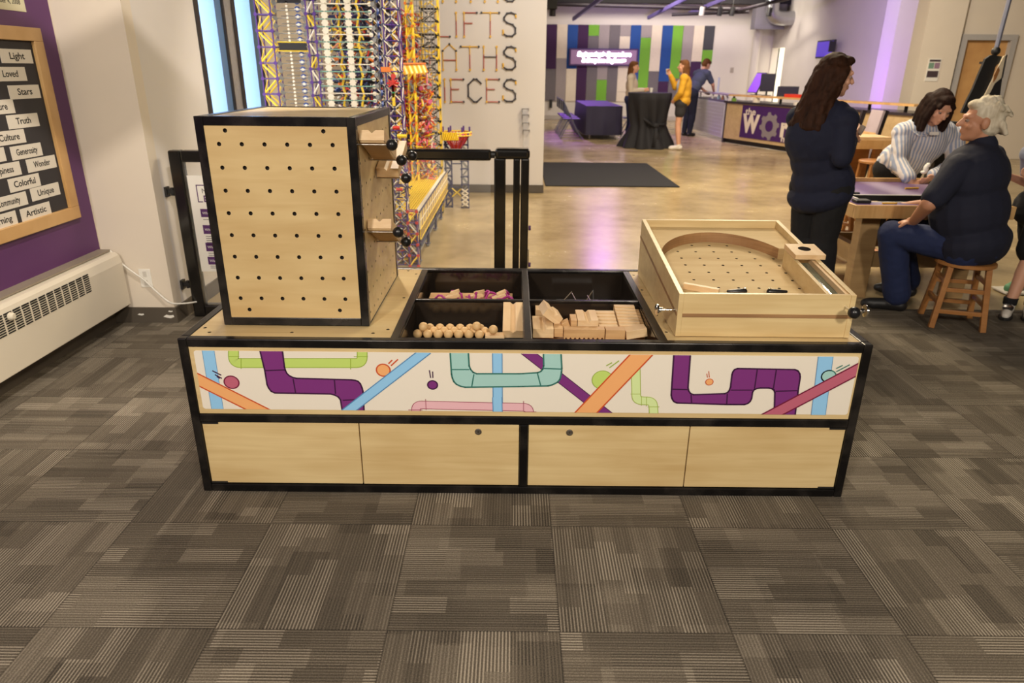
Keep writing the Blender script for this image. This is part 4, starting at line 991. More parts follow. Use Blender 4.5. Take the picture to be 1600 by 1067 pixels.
# funnel on tower legs
m = MB(); fc = V((-.655, 8.2, .80))
for k in range(30):
    a, b = 2 * PI * k / 30, 2 * PI * (k + 1) / 30
    P_ = lambda t, r, z: fc + V((r * math.cos(t), r * math.sin(t), z))
    for z, c in ((.02, 'yellow'), (.05, 'yellow')): rod(m, P_(a, .17, z), P_(b, .17, z), c, .009)
    rod(m, P_(a, .17, .05), P_(a, .05, -.14), 'red' if k % 3 else 'pink', .0065); rod(m, P_(a, .10, -.03), P_(b, .10, -.03), 'red', .007); rod(m, P_(a, .06, -.10), P_(b, .06, -.10), 'red', .007)
    node(m, P_(a, .172, .035), ['yellow', 'pink', 'orange', 'purple'][k % 4], .013, P_(a, 1, 0) - fc)
    if k % 5 == 0: rod(m, P_(a, .15, .05), P_(a, .15, .11), 'purple', .011)
m.build('funnel', KM, toy)
m = MB(); 
for k in range(9): rod(m, (-.80 + .02 * k, 8.0, .86), (-.78 + .02 * k, 8.0, .78), 'yellow', .009)
for z in (.85, .78): rod(m, (-.82, 8.0, z), (-.62, 8.05, z), 'yellow', .009)
m.build('funnel_inlet', KM, toy)
lattice('funnel_leg', -.60, -.525, 8.16, 8.24, 0, .80, 9, 'navy', 'navy', ['grey'], 'Z', 'navy', .005)
lattice('funnel_leg', -.79, -.72, 8.20, 8.28, 0, .80, 9, 'navy', 'navy', ['navy'], 'Z', 'navy', .005)
m = MB()
for k in range(2): rod(m, (-.72, 8.2, .12 + .1 * k), (-.60, 8.2, .22 - .1 * k), 'yellow', .008)
for k in range(4):
    z = .02 + k * .05
    for a, b in ((-.60, -.525), (-.525, -.60)): rod(m, (a, 8.14, z), (b, 8.14, z + .05), 'white', .008)
for z in (.23, .5): rod(m, (-.72, 8.2, z), (-.6, 8.2, z), 'navy', .007)
m.build('funnel_brace', KM, toy)

# ================================================================ rod letters on the wall
LY = YL - .012
LM = [plain('letter_yellow', rgb(232, 182, 56), .4), plain('letter_red', rgb(184, 84, 66), .4), plain('letter_black', rgb(58, 54, 60), .5)]
def letter(ch, word, px0, px1, pyt, pyb, lab):
    a, b = aty(px0, pyb, LY), aty(px1, pyt, LY); xa, xb, za, zb_ = a.x, b.x, a.z, b.z; W_, H_ = xb - xa, zb_ - za; m = MB(); r = .0062
    P_ = lambda u, v: (xa + u * W_, LY, za + v * H_)
    def seg(u0, v0, u1, v1, mi, rr=r): m.cyl(P_(u0, v0), P_(u1, v1), rr, 7, mi)
    def foot(u, v, mi=0): m.cyl(V(P_(u, v)) + V((0, -.006, 0)), V(P_(u, v)) + V((0, .008, 0)), .014 if mi == 0 else .0135, 8, mi)
    def vert(u):
        seg(u, 0, u, .3, 1); seg(u, .3, u, .66, 1); seg(u, .66, u, 1, 0); foot(u, 0); foot(u, 1)
    def arcpts(pts):
        for i, (p, q) in enumerate(zip(pts, pts[1:])):
            mi = 0 if i in (0, len(pts) - 2) and ch == 'S' else 2
            pu, qu = V(p), V(q); d = (qu - pu); seg(*(pu + d * .06), *(qu - d * .06), mi, .0095 if mi == 2 else .011); foot(*p, mi) if 0 < i else None
    if ch == 'I': vert(.5)
    elif ch == 'L': vert(0); seg(0, 0, 1, 0, 1); foot(1, 0, 2)
    elif ch in 'FE':
        vert(0); seg(0, 1, 1, 1, 1); foot(1, 1, 2); seg(0, .56, .66, .56, 1)
        if ch == 'E': seg(0, 0, 1, 0, 1); foot(1, 0, 2)
    elif ch == 'T': vert(.5); seg(0, 1, 1, 1, 0); foot(0, 1, 2); foot(1, 1, 2)
    elif ch == 'H': vert(0); vert(1); seg(0, .56, 1, .56, 2)
    elif ch == 'A':
        for u in (0, 1): seg(u, 0, u, .7, 0); foot(u, 0); foot(u, .74, 2); seg(u, .76, .5, 1, 0)
        foot(.5, 1, 2); seg(0, .38, 1, .38, 1)
    elif ch == 'P': vert(0); arcpts([(0, 1), (.6, 1), (1, .85), (1, .68), (.6, .52), (0, .5)])
    elif ch == 'C': arcpts([(1, .78), (.62, 1), (.4, 1), (0, .76), (0, .24), (.4, 0), (.62, 0), (1, .22)])
    elif ch == 'S': arcpts([(1, .78), (.95, .93), (.62, 1), (.3, .97), (.08, .8), (.08, .7), (.3, .58), (.75, .5), (.95, .36), (.95, .14), (.72, .02), (.28, .02), (.02, .12), (.0, .3)])
    tag(m.build('rod_letter', LM, org=P_(.5, .5)), lab, 'letter', 'rod letters on the white wall')
rows_ = [('top cropped row', [('A', 692, 712), ('T', 726, 745), ('H', 757.5, 778), ('S', 788, 806)], -32, 2.5), ('row LIFTS', [('L', 681, 702), ('I', 703, 723), ('F', 725.5, 745), ('T', 752.5, 780), ('S', 786, 806.5)], 20, 57),
         ('row ending ATHS', [('P', 672, 684), ('A', 692.5, 712.5), ('T', 720.5, 748), ('H', 756, 776), ('S', 786, 806.5)], 73, 109), ('row PIECES', [('P', 674, 688), ('I', 685, 705), ('E', 705, 724), ('C', 732, 753), ('E', 760.5, 780), ('S', 786, 806.5)], 124, 159)]
for rn, ls, t, b in rows_:
    seen = {}
    for ch, a, c in ls:
        seen[ch] = seen.get(ch, 0) + 1
        extra = '' if ch != 'E' else (' after the I' if seen[ch] == 1 else ' after the C')
        tt = t - 4 if ch == 'A' else t
        letter(ch, rn, a, c, tt, b, 'letter %s%s of coloured rods in the %s on the wall' % (ch, extra, rn))

# ================================================================ back hall
mat_ = MB().box((.45, 9.86, -.004), (2.33, 12.48, .012)).build('entrance_mat', plain('dark_grey_mat', rgb(34, 35, 41), .95, 0, .2, 40), org=(1.4, 11.1, 0), bevel=.004)
tag(mat_, 'dark grey entrance mat lying flat on the polished floor', 'mat')
PCOL = dict(P=plain('panel_plum', rgb(62, 28, 74), .8), W=plain('panel_white', rgb(228, 216, 198), .8), B=plain('panel_blue', rgb(30, 74, 150), .8), G=plain('panel_green', rgb(116, 176, 56), .8), g=plain('panel_grey', rgb(112, 106, 112), .8), l=plain('panel_light_grey', rgb(160, 150, 152), .8), d=plain('panel_charcoal', rgb(66, 66, 74), .8))
pw = thing('striped_wall_panels', 'vertical striped wall panels in plum, blue, green, grey and white at the hall end', 'wall panels', (3.8, 24.04, .6))
cols = ['P107g158', 'W90l158', 'B106W158', 'P158', 'G55g158', 'l123G158', 'g158', 'l55W142W158', 'B158', 'l57G158', 'W109g158', 'B125P158', 'G120g158', 'l110g158', 'W93P158', 'd75G97W158']
import re
for i, cs in enumerate(cols):
    xa = 1.0 + i * .3325; ztop = 2.86; pt = 38
    for c, pb in re.findall(r'([A-Za-z])(\d+)', cs):
        zb_ = ztop - (int(pb) - pt) * .0191
        if c == 'W' and pb == '158' and i == 15: break
        MB().box((xa + .004, 24.02, zb_ + .004), (xa + .3285, 24.05, ztop - .004)).build('panel', PCOL[c], pw)
        ztop, pt = zb_, int(pb)
sc = thing('led_sign', 'wide lit sign reading about engineers hanging on the striped wall panels', 'sign', (2.83, 23.98, 1.9))
MB().box((1.74, 23.93, 1.655), (3.93, 24.0, 2.165)).build('frame', plain('sign_frame', rgb(70, 40, 96), .4), sc)
scr = MB().box((1.79, 23.922, 1.70), (3.88, 23.93, 2.12)).build('screen', plain('sign_face', rgb(150, 116, 150), .4, 0, .03, 2, emis=.25), sc)
m = MB()
m.text('Engineering is Everywhere', (2.84, 23.915, 1.945), (1, 0, 0), (0, 0, 1), .17, 0, 'CENTER', .012, shear=.25, width=1.72); m.text('& Everyone Engineers', (2.84, 23.915, 1.765), (1, 0, 0), (0, 0, 1), .17, 0, 'CENTER', .012, shear=.25, width=1.42)
m.build('lettering', plain('sign_glow', (1, .86, 1, 1), .4, 0, .01, 2, emis=6), sc)
MB().box((1.15, 23.98, .36), (1.24, 24.05, .62)).build('wall_box', BLACK); o = bpy.data.objects['wall_box']; tag(o, 'small black box fixed low on the far white wall', 'box')
# purple-lit cloth table with folding chairs
tb = thing('banquet_table', 'long banquet table under a floor length black cloth, lit purple on top', 'table', (2.12, 18.6, 0))
m = MB(); x0, x1, y0, y1 = 1.68, 2.52, 17.0, 20.2
m.box((x0, y0, .72), (x1, y1, .745)); 
def skirt(m, pts, z0, z1, amp, wv, n=60):
    per = []; 
    for a, b in zip(pts, pts[1:] + pts[:1]):
        a, b = V(a), V(b); L_ = (b - a).length; k = max(3, int(L_ / .05)); nn = V(((b - a).y, -(b - a).x)).normalized()
        for i in range(k): per.append((a.lerp(b, i / k), nn))
    R = []
    for j in range(5):
        t = j / 4; R.append([m.bm.verts.new((p.x + n_.x * (amp * t * math.sin(i * wv) + .03 * t), p.y + n_.y * (amp * t * math.sin(i * wv) + .03 * t), z1 + (z0 - z1) * t)) for i, (p, n_) in enumerate(per)])
    for A, B in zip(R, R[1:]):
        for i in range(len(per)): m.f([A[i], A[(i + 1) % len(per)], B[(i + 1) % len(per)], B[i]])
skirt(m, [(x0, y0), (x1, y0), (x1, y1), (x0, y1)], .10, .745, .025, 1.1)
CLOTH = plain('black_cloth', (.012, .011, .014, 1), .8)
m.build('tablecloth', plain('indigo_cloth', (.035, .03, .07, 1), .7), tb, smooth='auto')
for x in (1.8, 2.4):
    for y in (17.2, 20.0): MB().cyl((x, y, 0), (x, y, .72), .015).build('leg', BRASSY, tb)
fc0 = thing('folding_chair', 'dark blue folding chair nearest at the left side of the cloth table', 'chair', (0, 0, 0), 0, 'folding chairs beside the cloth table')
NAVYV = plain('navy_vinyl', rgb(30, 34, 66), .35); LEGM = plain('light_steel', rgb(150, 160, 190), .25, .8)
MB().box((-.20, -.2, .43), (.20, .2, .455)).build('seat', NAVYV, fc0, bevel=.01)
MB().box((-.19, .20, .62), (.19, .225, .85)).build('backrest', NAVYV, fc0, bevel=.008)
for s_ in (-1, 1):
    MB().tube([(s_ * .21, -.25, 0), (s_ * .21, .0, .44), (s_ * .205, .215, .86)], .011, 8).build('leg', LEGM, fc0)
    MB().tube([(s_ * .20, .26, 0), (s_ * .20, .05, .40)], .011, 8).build('leg', LEGM, fc0)
fc0.location = (1.36, 17.3, 0); fc0.rotation_euler = (0, 0, PI / 2)
for (x, y, r, lb) in ((1.36, 17.95, PI / 2, 'dark blue folding chair second from the front left of the cloth table'), (1.35, 18.6, PI / 2, 'dark blue folding chair third along the left side of the cloth table'), (1.35, 19.3, PI / 2, 'farthest dark blue folding chair at the left of the cloth table'), (2.86, 17.9, -PI / 2, 'folding chair at the right side of the cloth table behind the cocktail table')):
    copy_tree(fc0, (x, y, 0), (0, 0, r), lb)
# cocktail table
ck = thing('cocktail_table', 'tall round cocktail table in black cloth tied into a knot', 'table', (2.83, 15.4, 0))
m = MB(); n = 72; R = []
for z, r, amp in ((1.095, .0, 0), (1.095, .44, 0), (1.085, .455, .004), (.95, .44, .02), (.75, .40, .035), (.55, .355, .05), (.45, .345, .05), (.30, .40, .055), (.12, .50, .065), (.004, .55, .07)):
    R.append([m.bm.verts.new((2.83 + (max(r, .001) + amp * math.sin(9 * t + 3 * z) + amp * .5 * math.sin(17 * t)) * math.cos(t), 15.4 + (max(r, .001) + amp * math.sin(9 * t + 3 * z)) * math.sin(t), z)) for t in [2 * PI * i / n for i in range(n)]])
for A, B in zip(R, R[1:]):
    for i in range(n): m.f([A[i], A[(i + 1) % n], B[(i + 1) % n], B[i]])
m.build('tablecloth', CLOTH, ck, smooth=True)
m = MB(); kx, ky, kz = 2.93, 15.0, .46; m.ell((kx, ky, kz), (.07, .05, .055)); m.tube([(kx - .06, ky + .02, kz), (kx - .25, ky + .07, kz + .13), (kx - .38, ky + .22, kz + .30)], .03, 8, rs=[.035, .03, .015]); m.tube([(kx + .05, ky + .02, kz), (kx + .2, ky + .1, kz + .03), (kx + .28, ky + .3, kz + .02)], .03, 8, rs=[.035, .03, .015])
m.tube([(kx, ky, kz - .03), (kx + .02, ky - .03, kz - .2), (kx, ky - .06, .03)], .05, 10, rs=[.035, .06, .075]); m.build('knot', CLOTH, ck, smooth=True)
MB().cyl((2.99, 14.86, 0), (2.99, 14.86, .07), .012).build('table_foot', LEGM, ck)
cup = lambda p, lb: tag(MB().lathe(p, [(.026, 0), (.037, .09), (.034, .09), (.024, .006)], 16).build('paper_cup', WHITEP, smooth='auto', org=p), lb, 'cup')
cup((2.88, 15.55, 1.096), 'white cup standing on the black cocktail table')

# reception desk
dk = thing('reception_desk', 'long reception desk with purple logo panel and raised wooden counter', 'desk', (5.6, 14.3, 0))
A_, B_ = V((4.79, 16.62, 0)), V((6.55, 12.0, 0)); dd = (B_ - A_).normalized(); nn = V((-dd.y, dd.x, 0)); nn = -nn if nn.x > 0 else nn   # nn faces the room (left)
back = -nn * .75
def wallp(m, a, b, z0, z1, off, th, mi=None): m.prism([a + nn * off + V((0, 0, z0)), b + nn * off + V((0, 0, z0)), b + nn * off + V((0, 0, z1)), a + nn * off + V((0, 0, z1))], -nn * th, mi)
m = MB(); wallp(m, A_, B_, .10, .86, 0, .03); m.build('front_panel', wood('desk_laminate', rgb(176, 148, 108), rgb(196, 168, 126), .4), dk)
m = MB(); wallp(m, A_, B_, .004, .10, -.06, .02); m.build('kick_plate', BLACK, dk)
m = MB(); wallp(m, A_ - dd * .03, B_, .86, .905, .03, .78); m.build('worktop', plain('dark_worktop', rgb(52, 44, 50), .3), dk)
m = MB(); wallp(m, A_ + dd * .1, B_, 1.01, 1.045, .02, .28); m.build('raised_counter', MAPLE, dk)
for k in range(7):
    p = A_ + dd * (.15 + k * .76) + back * .12; MB().box((p.x - .02, p.y - .02, .905), (p.x + .02, p.y + .02, 1.01)).build('counter_post', BLACK, dk)
m = MB(); wallp(m, A_ + dd * .01, A_ + dd * .05, .0, .88, .006, .05); m.build('corner_trim', plain('dark_trim', rgb(44, 36, 48), .4), dk)
# left return with slats
C_ = V((4.72, 19.3, 0)); m = MB(); e = (A_ - C_).normalized()
SLAT = plain('slat_white', rgb(190, 188, 196), .4)
en = V((-e.y, e.x, 0)); en = -en if en.x > 0 else en
m.prism([C_ + V((0, 0, .10)), A_ + V((0, 0, .10)), A_ + V((0, 0, .86)), C_ + V((0, 0, .86))], -en * .03)
for k in range(9):
    z = .13 + k * .08; m.prism([C_ + e * .3 + en * .002 + V((0, 0, z)), A_ - e * .06 + en * .002 + V((0, 0, z)), A_ - e * .06 + en * .014 + V((0, 0, z + .07)), C_ + e * .3 + en * .014 + V((0, 0, z + .07))], -en * .012)
m.build('slat_panel', SLAT, dk)
m = MB(); m.prism([C_ + V((0, 0, .865)), A_ + V((0, 0, .865)), A_ - nn * .5 + V((0, 0, .865)), C_ - en * .6 + V((0, 0, .865))], (0, 0, .04)); m.build('side_worktop', plain('violet_worktop', rgb(96, 84, 124), .3), dk)
m = MB(); m.prism([C_ + V((0.05, 0, 1.01)), A_ + V((0.05, -.05, 1.01)), A_ + V((.35, .05, 1.01)), C_ + V((.4, 0, 1.01))], (0, 0, .03)); m.build('side_counter', plain('lilac_shelf', rgb(170, 150, 184), .3), dk)
for t in (.1, .5, .9): p = C_.lerp(A_, t); MB().box((p.x + .06, p.y - .02, .905), (p.x + .1, p.y + .02, 1.01)).build('counter_post', WHITEP, dk)
# logo panel
lp = MB(); la = A_ + dd * .62; lb_ = A_ + dd * 2.9; wallp(lp, la, lb_, .17, .84, .012, .011, 0)
GW, GG = 1, 2
o_ = la + nn * .0135
def ltx(t, u, z, s_, bold, wd=None, mi=1): lp.text(t, o_ + dd * u + V((0, 0, z)), dd, (0, 0, 1), s_, mi, 'LEFT', bold, width=wd)
ltx('the', .12, .655, .19, .004, .34); ltx('W', .09, .30, .50, .028, .56); ltx('rk', 1.28, .30, .50, .03, .50); ltx('museum', 1.33, .19, .17, .004, .8)
gc = o_ + dd * .93 + V((0, 0, .46)); gpts = []
for i in range(64):
    t = 2 * PI * i / 64; k = (i % 8) < 4; r = .30 if k else .245; gpts.append(gc + dd * (r * math.cos(t)) + V((0, 0, r * .93 * math.sin(t))))
lp.mi = 2; ga = [lp.bm.verts.new(p + nn * .002) for p in gpts]; gi = [lp.bm.verts.new(gc + nn * .002 + dd * (.12 * math.cos(2 * PI * i / 64)) + V((0, 0, .112 * math.sin(2 * PI * i / 64)))) for i in range(64)]
for i in range(64): lp.f([ga[i], ga[(i + 1) % 64], gi[(i + 1) % 64], gi[i]])
lp.build('logo_panel', [plain('logo_purple', rgb(64, 30, 90), .4), plain('logo_white', rgb(214, 200, 184), .4), plain('logo_grey', rgb(128, 118, 122), .4)], dk)
def on(t, off, z): p = A_ + dd * t - nn * off; return V((p.x, p.y, z))
def screen_thing(name, loc, rz_, w_, h_, z0, label, cat, m_, tilt=0):
    t = thing(name, label, cat, loc, rz_); W = wmat(t)
    def L(mb, nm, mt, **k): mb.bm.transform(W); return mb.build(nm, mt, t, **k)
    rot = Euler((tilt, 0, 0)).to_matrix()
    L(MB().box((-w_ / 2, -.015, z0), (w_ / 2, .015, z0 + h_), rot), 'housing', BLACK, bevel=.004)
    L(MB().box((-w_ / 2 + .012, -.018, z0 + .012), (w_ / 2 - .012, -.0152, z0 + h_ - .012), rot), 'screen', m_)
    mm = MB(); mm.box((-.02, .0, 0), (.02, .02, z0 + h_ * .3)); mm.box((-.1, -.07, 0), (.1, .07, .01)); L(mm, 'stand', BLACK); return t
DARKS = plain('dark_screen', (.02, .016, .04, 1), .2); PURS = plain('purple_screen', rgb(120, 60, 200), .3, 0, .05, 6, emis=1.0)
p = on(.55, .35, 1.045); screen_thing('sales_tablet', p, -1.15, .30, .46, .02, 'purple lit tablet screen tilted on the reception desk left end', 'tablet', PURS, -.5)
p = on(.95, .30, 1.045); screen_thing('monitor', p, -.3, .30, .36, .08, 'dark upright monitor back on the reception desk', 'monitor', DARKS)
p = on(1.55, .34, 1.045); screen_thing('laptop', p, -.3, .42, .20, .0, 'low dark laptop on the reception counter beside the red tray', 'laptop', DARKS)
REDT = plain('red_tray', rgb(214, 58, 34), .5)
p = on(1.85, .1, 1.045); m = MB(); m.beam(p + V((0, 0, .03)), p + dd * .42 + V((0, 0, .03)), .2, .06); tag(m.build('red_tray', REDT, bevel=.006, org=p), 'bright red tray on the raised reception counter', 'tray')
p = on(2.45, .2, 1.045); m = MB(); m.box((p.x - .16, p.y, p.z), (p.x + .16, p.y + .01, p.z + .3)); tag(m.build('notice_stand', plain('grey_notice', rgb(150, 142, 146), .6), org=p), 'grey notice sheet standing on the reception counter by the flowers', 'notice')
p = on(2.75, .15, 1.045); fl = thing('flower_vase', 'white vase with dark red flowers beside the standing woman', 'flowers', p)
MB().lathe(p, [(.03, 0), (.05, .08), (.03, .17), (.035, .2)], 16).build('vase', WHITEP, fl, smooth='auto')
m = MB()
for k in range(9): m.ell(p + V((rnd.uniform(-.07, .07), rnd.uniform(-.05, .05), .27 + rnd.uniform(-.03, .08))), .035, n=8, k=6)
m.build('flower_heads', plain('dark_red_petals', rgb(116, 30, 44), .7), fl, smooth=True)
for t, off, c, sz, lb in ((.12, -.0, (214, 206, 210), .07, 'small white box at the desk corner under the side counter'), (.25, .02, (120, 160, 60), .08, 'small green box under the raised counter at the desk corner'), (1.0, .02, (226, 214, 196), .12, 'white paper pile under the raised desk counter'), (2.2, .02, (224, 214, 200), .07, 'small white card box on the dark worktop'), (2.75, .02, (196, 180, 170), .16, 'pale soft toy on the dark worktop near the standing woman')):
    p = on(t, off, .905); m = MB()
    if 'toy' in lb: m.ell(p + V((0, 0, .05)), (.09, .06, .05)); m.ell(p + V((.08, 0, .06)), .04)
    else: m.box(p + V((-sz / 2, -.04, 0)), p + V((sz / 2, .04, sz * .8)))
    tag(m.build('soft_toy' if 'toy' in lb else ('paper_pile' if 'pile' in lb else 'small_box'), plain('c%d_%d' % (c[0], c[1]), rgb(*c), .6), smooth='toy' in lb, org=p), lb, 'toy' if 'toy' in lb else ('paper' if 'pile' in lb else 'box'))
for k, (t, c, lb) in enumerate(((.1, (214, 214, 224), 'white bottle on the side counter, farthest from the corner'), (.22, (180, 120, 90), 'brown bottle on the side counter of the desk'), (.34, (160, 190, 210), 'pale blue bottle on the side counter of the desk'))):
    q = C_.lerp(A_, 1 - t) + V((.1, 0, .905)); tag(MB().lathe(q, [(.03, 0), (.03, .07), (.012, .09), (.012, .1)], 12).build('bottle', plain('bot%d' % k, rgb(*c), .3), smooth='auto', org=q), lb, 'bottle', 'bottles on the desk side counter')
q = C_.lerp(A_, .55) + V((.15, 0, 1.045)); m = MB(); m.cyl(q, q + V((0, 0, .01)), .07, 16); m.cyl(q, q + V((0, 0, .34)), .022, 10); tag(m.build('card_stand', plain('pale_stand', rgb(190, 196, 220), .3), org=q), 'pale upright stand on the desk side counter before the man', 'stand')
# wall tv, switch, pipe, duct
t = thing('wall_screen', 'small purple screen hung high on the right wall behind the standing woman', 'screen', (8.1, 19.2, 2.1))
m = MB(); m.box((7.98, 18.9, 1.86), (8.03, 19.95, 2.29)); m.build('housing', BLACK, t); MB().box((7.86, 18.88, 2.0), (7.98, 18.9, 2.25)).build('bracket', BLACK, t)
m = MB(); m.box((7.972, 18.93, 1.9), (7.979, 19.92, 2.26)); m.build('screen', plain('violet_screen', rgb(70, 40, 170), .3, 0, .2, 3, emis=.9), t)
tag(MB().box((6.95, 24.03, 1.48), (7.05, 24.05, 1.64)).build('thermostat', plain('grey_plastic', rgb(170, 160, 150), .5), org=(7, 24.04, 1.56)), 'small grey thermostat on the white wall behind the desk', 'thermostat')
du = thing('round_duct', 'bent round metal air duct hanging at the top of the right wall', 'duct', (8.0, 22.5, 3.2)); GALV = plain('galvanised', (.42, .42, .46, 1), .3, .9, .15, 6)
MB().tube(smooth_path([(7.55, 22.6, 4.2), (7.55, 22.6, 3.3), (7.62, 22.6, 3.08), (7.85, 22.6, 3.0), (8.2, 22.6, 3.0)]), .2, 20).build('duct', GALV, du, smooth='auto'); MB().box((7.2, 22.9, 2.72), (8.1, 23.3, 3.4)).build('duct_box', plain('beam_grey', rgb(120, 116, 128), .6), du)
tag(MB().cyl((7.55, 23.6, 0), (7.55, 23.6, 2.8), .12, 16).build('column_pipe', WALLW, org=(7.55, 23.6, 0)), 'white vertical pipe by the bright doorway on the right', 'pipe')
PIPEM = plain('dark_pipe', rgb(40, 32, 40), .5); VIOL = plain('violet_lit_beam', rgb(104, 92, 150), .5)  # violet light on the braces is put into their base colour
for nm, a, b, r, mt, lb in (('ceiling_pipe', (.6, 22.0, 3.28), (6.6, 22.0, 3.18), .055, PIPEM, 'thin dark ceiling pipe crossing above the striped panels'), ('ceiling_pipe', (.6, 20.0, 3.40), (7.6, 20.0, 3.40), .12, PIPEM, 'thick dark ceiling pipe across the hall top'), ('ceiling_pipe', (4.6, 22.5, 3.06), (6.7, 22.0, 3.12), .045, PIPEM, 'short dark track pipe near the white corner'), ('ceiling_pipe', (6.4, 22.0, 3.15), (8.0, 17.0, 3.5), .05, PIPEM, 'dark ceiling pipe slanting to the right wall')):
    tag(MB().cyl(a, b, r, 12).build(nm, mt, smooth='auto', org=a), lb, 'pipe')
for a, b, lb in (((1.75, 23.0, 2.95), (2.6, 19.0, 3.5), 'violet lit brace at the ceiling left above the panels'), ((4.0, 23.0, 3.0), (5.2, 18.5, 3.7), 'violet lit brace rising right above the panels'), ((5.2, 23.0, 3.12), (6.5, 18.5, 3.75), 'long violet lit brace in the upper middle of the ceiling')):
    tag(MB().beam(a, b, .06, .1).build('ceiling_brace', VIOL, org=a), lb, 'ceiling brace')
tl = thing('track_light', 'black box spotlight hanging at the upper left of the hall', 'spotlight', (.75, 14.8, 2.7)); MB().box((.62, 14.6, 2.60), (.80, 14.9, 3.1)).build('housing', BLACK, tl, bevel=.01); MB().cyl((.72, 14.75, 2.48), (.72, 14.75, 2.6), .06).build('snout', BLACK, tl); MB().cyl((.72, 14.75, 3.1), (.72, 14.75, 4.2), .02).build('stem', BLACK, tl)
for k, (x, c, lb) in enumerate(((5.25, WHITEP, 'white track spotlight under the hall ceiling'), (5.75, BLACK, 'black track spotlight beside the white one'), (6.1, BLACK, 'small black track spotlight right of its pair'), (7.15, BLACK, 'black track spotlight nearest the round duct'))):
    t = thing('track_light', lb, 'spotlight', (x, 21.6, 3.2), 0, 'track spotlights under the hall ceiling'); MB().cyl((x, 21.6, 2.98), (x + .02, 21.6, 3.2), .07, 12).build('head', c, t, smooth='auto'); MB().cyl((x + .02, 21.6, 3.2), (x + .02, 21.6, 4.2), .015).build('stem', BLACK, t)
# poster on the cream wall
m = MB(); m.box((7.50, 13.585, 1.385), (7.73, 13.598, 1.77), mi=0); m.box((7.515, 13.583, 1.45), (7.715, 13.585, 1.56), mi=1); m.box((7.515, 13.583, 1.60), (7.61, 13.585, 1.70), mi=2); m.box((7.62, 13.583, 1.60), (7.715, 13.585, 1.70), mi=3); m.box((7.515, 13.583, 1.715), (7.715, 13.585, 1.75), mi=1)
tag(m.build('poster', [WHITEP, plain('poster_dark', rgb(70, 56, 62), .6), plain('poster_green', rgb(120, 150, 130), .6), plain('poster_mauve', rgb(150, 120, 140), .6)], org=(7.6, 13.59, 1.57)), 'small photo poster taped on the cream wall left of the door', 'poster')
# ================================================================ work table, stools and bits on the right
wt = thing('work_table', 'low birch work table with a purple top and sunken tool tray', 'table', (3.05, 5.15, 0))
tx0, tx1, ty0, ty1, tz = 2.28, 3.30, 4.62, 5.68, .70
def tabletop_mat():
    m, nt, b = base_mat('purple_laminate'); b.inputs['Roughness'].default_value = .3
    wv = N(nt, 'ShaderNodeTexWave'); wv.inputs['Scale'].default_value = .8; wv.inputs['Distortion'].default_value = 3; wv.inputs['Detail'].default_value = 1
    nt.links.new(coords(nt), wv.inputs['Vector']); r = N(nt, 'ShaderNodeValToRGB')
    r.color_ramp.elements[0].color = rgb(96, 72, 116); r.color_ramp.elements[1].color = rgb(150, 134, 166); r.color_ramp.elements[0].position = .2
    nt.links.new(wv.outputs[0], r.inputs[0]); nt.links.new(r.outputs[0], b.inputs['Base Color']); return m
PLT = tabletop_mat()
trx0, trx1, try0, try1 = 2.40, 3.15, 4.74, 5.02
m = MB(); m.box((tx0, ty0, tz - .02), (tx1, try0, tz)); m.box((tx0, try1, tz - .02), (tx1, ty1, tz)); m.box((tx0, try0, tz - .02), (trx0, try1, tz)); m.box((trx1, try0, tz - .02), (tx1, try1, tz)); m.build('table_top', PLT, wt)
m = MB(); m.box((tx0 - .02, ty0 - .022, tz - .085), (tx1, ty0, tz + .001)); m.box((tx0 - .02, ty1, tz - .085), (tx1, ty1 + .022, tz + .03)); m.box((tx0 - .022, ty0, tz - .085), (tx0, ty1, tz)); m.box((tx1, ty0 - .022, tz - .085), (tx1 + .022, ty1 + .022, tz)); m.build('apron', MAPLE, wt, bevel=.002)
m = MB(); m.box((trx0, try0, tz - .07), (trx1, try1, tz - .065)); t_ = .008
for lo, hi in (((trx0, try0), (trx1, try0 + t_)), ((trx0, try1 - t_), (trx1, try1)), ((trx0, try0), (trx0 + t_, try1)), ((trx1 - t_, try0), (trx1, try1))): m.box((lo[0], lo[1], tz - .07), (hi[0], hi[1], tz))
m.build('tray_well', BLACK, wt)
m = MB()
for lo, hi in (((trx0 - .012, try0 - .012), (trx1 + .012, try0)), ((trx0 - .012, try1), (trx1 + .012, try1 + .012)), ((trx0 - .012, try0), (trx0, try1)), ((trx1, try0), (trx1 + .012, try1))): m.box((lo[0], lo[1], tz), (hi[0], hi[1], tz + .003))
m.build('tray_trim', WHITEP, wt)
BW = wood('table_birch', rgb(150, 118, 78), rgb(178, 146, 100), .5, (2, 2, 14))
for x in (2.42, 3.12):
    for y in (4.80, 5.44): MB().box((x, y, 0), (x + .13, y + .10, tz - .02)).build('leg', BW, wt, bevel=.003)
for y in (4.80, 5.44): MB().box((2.55, y + .03, .22), (3.12, y + .07, .33)).build('stretcher', BW, wt, bevel=.002)
m = MB(); m.beam((2.47, 4.86, .30), (2.47, 5.5, .30), .06, .12); m.build('stretcher', BW, wt); m = MB(); m.beam((3.18, 4.86, .30), (3.18, 5.5, .30), .06, .12); m.build('stretcher', BW, wt)
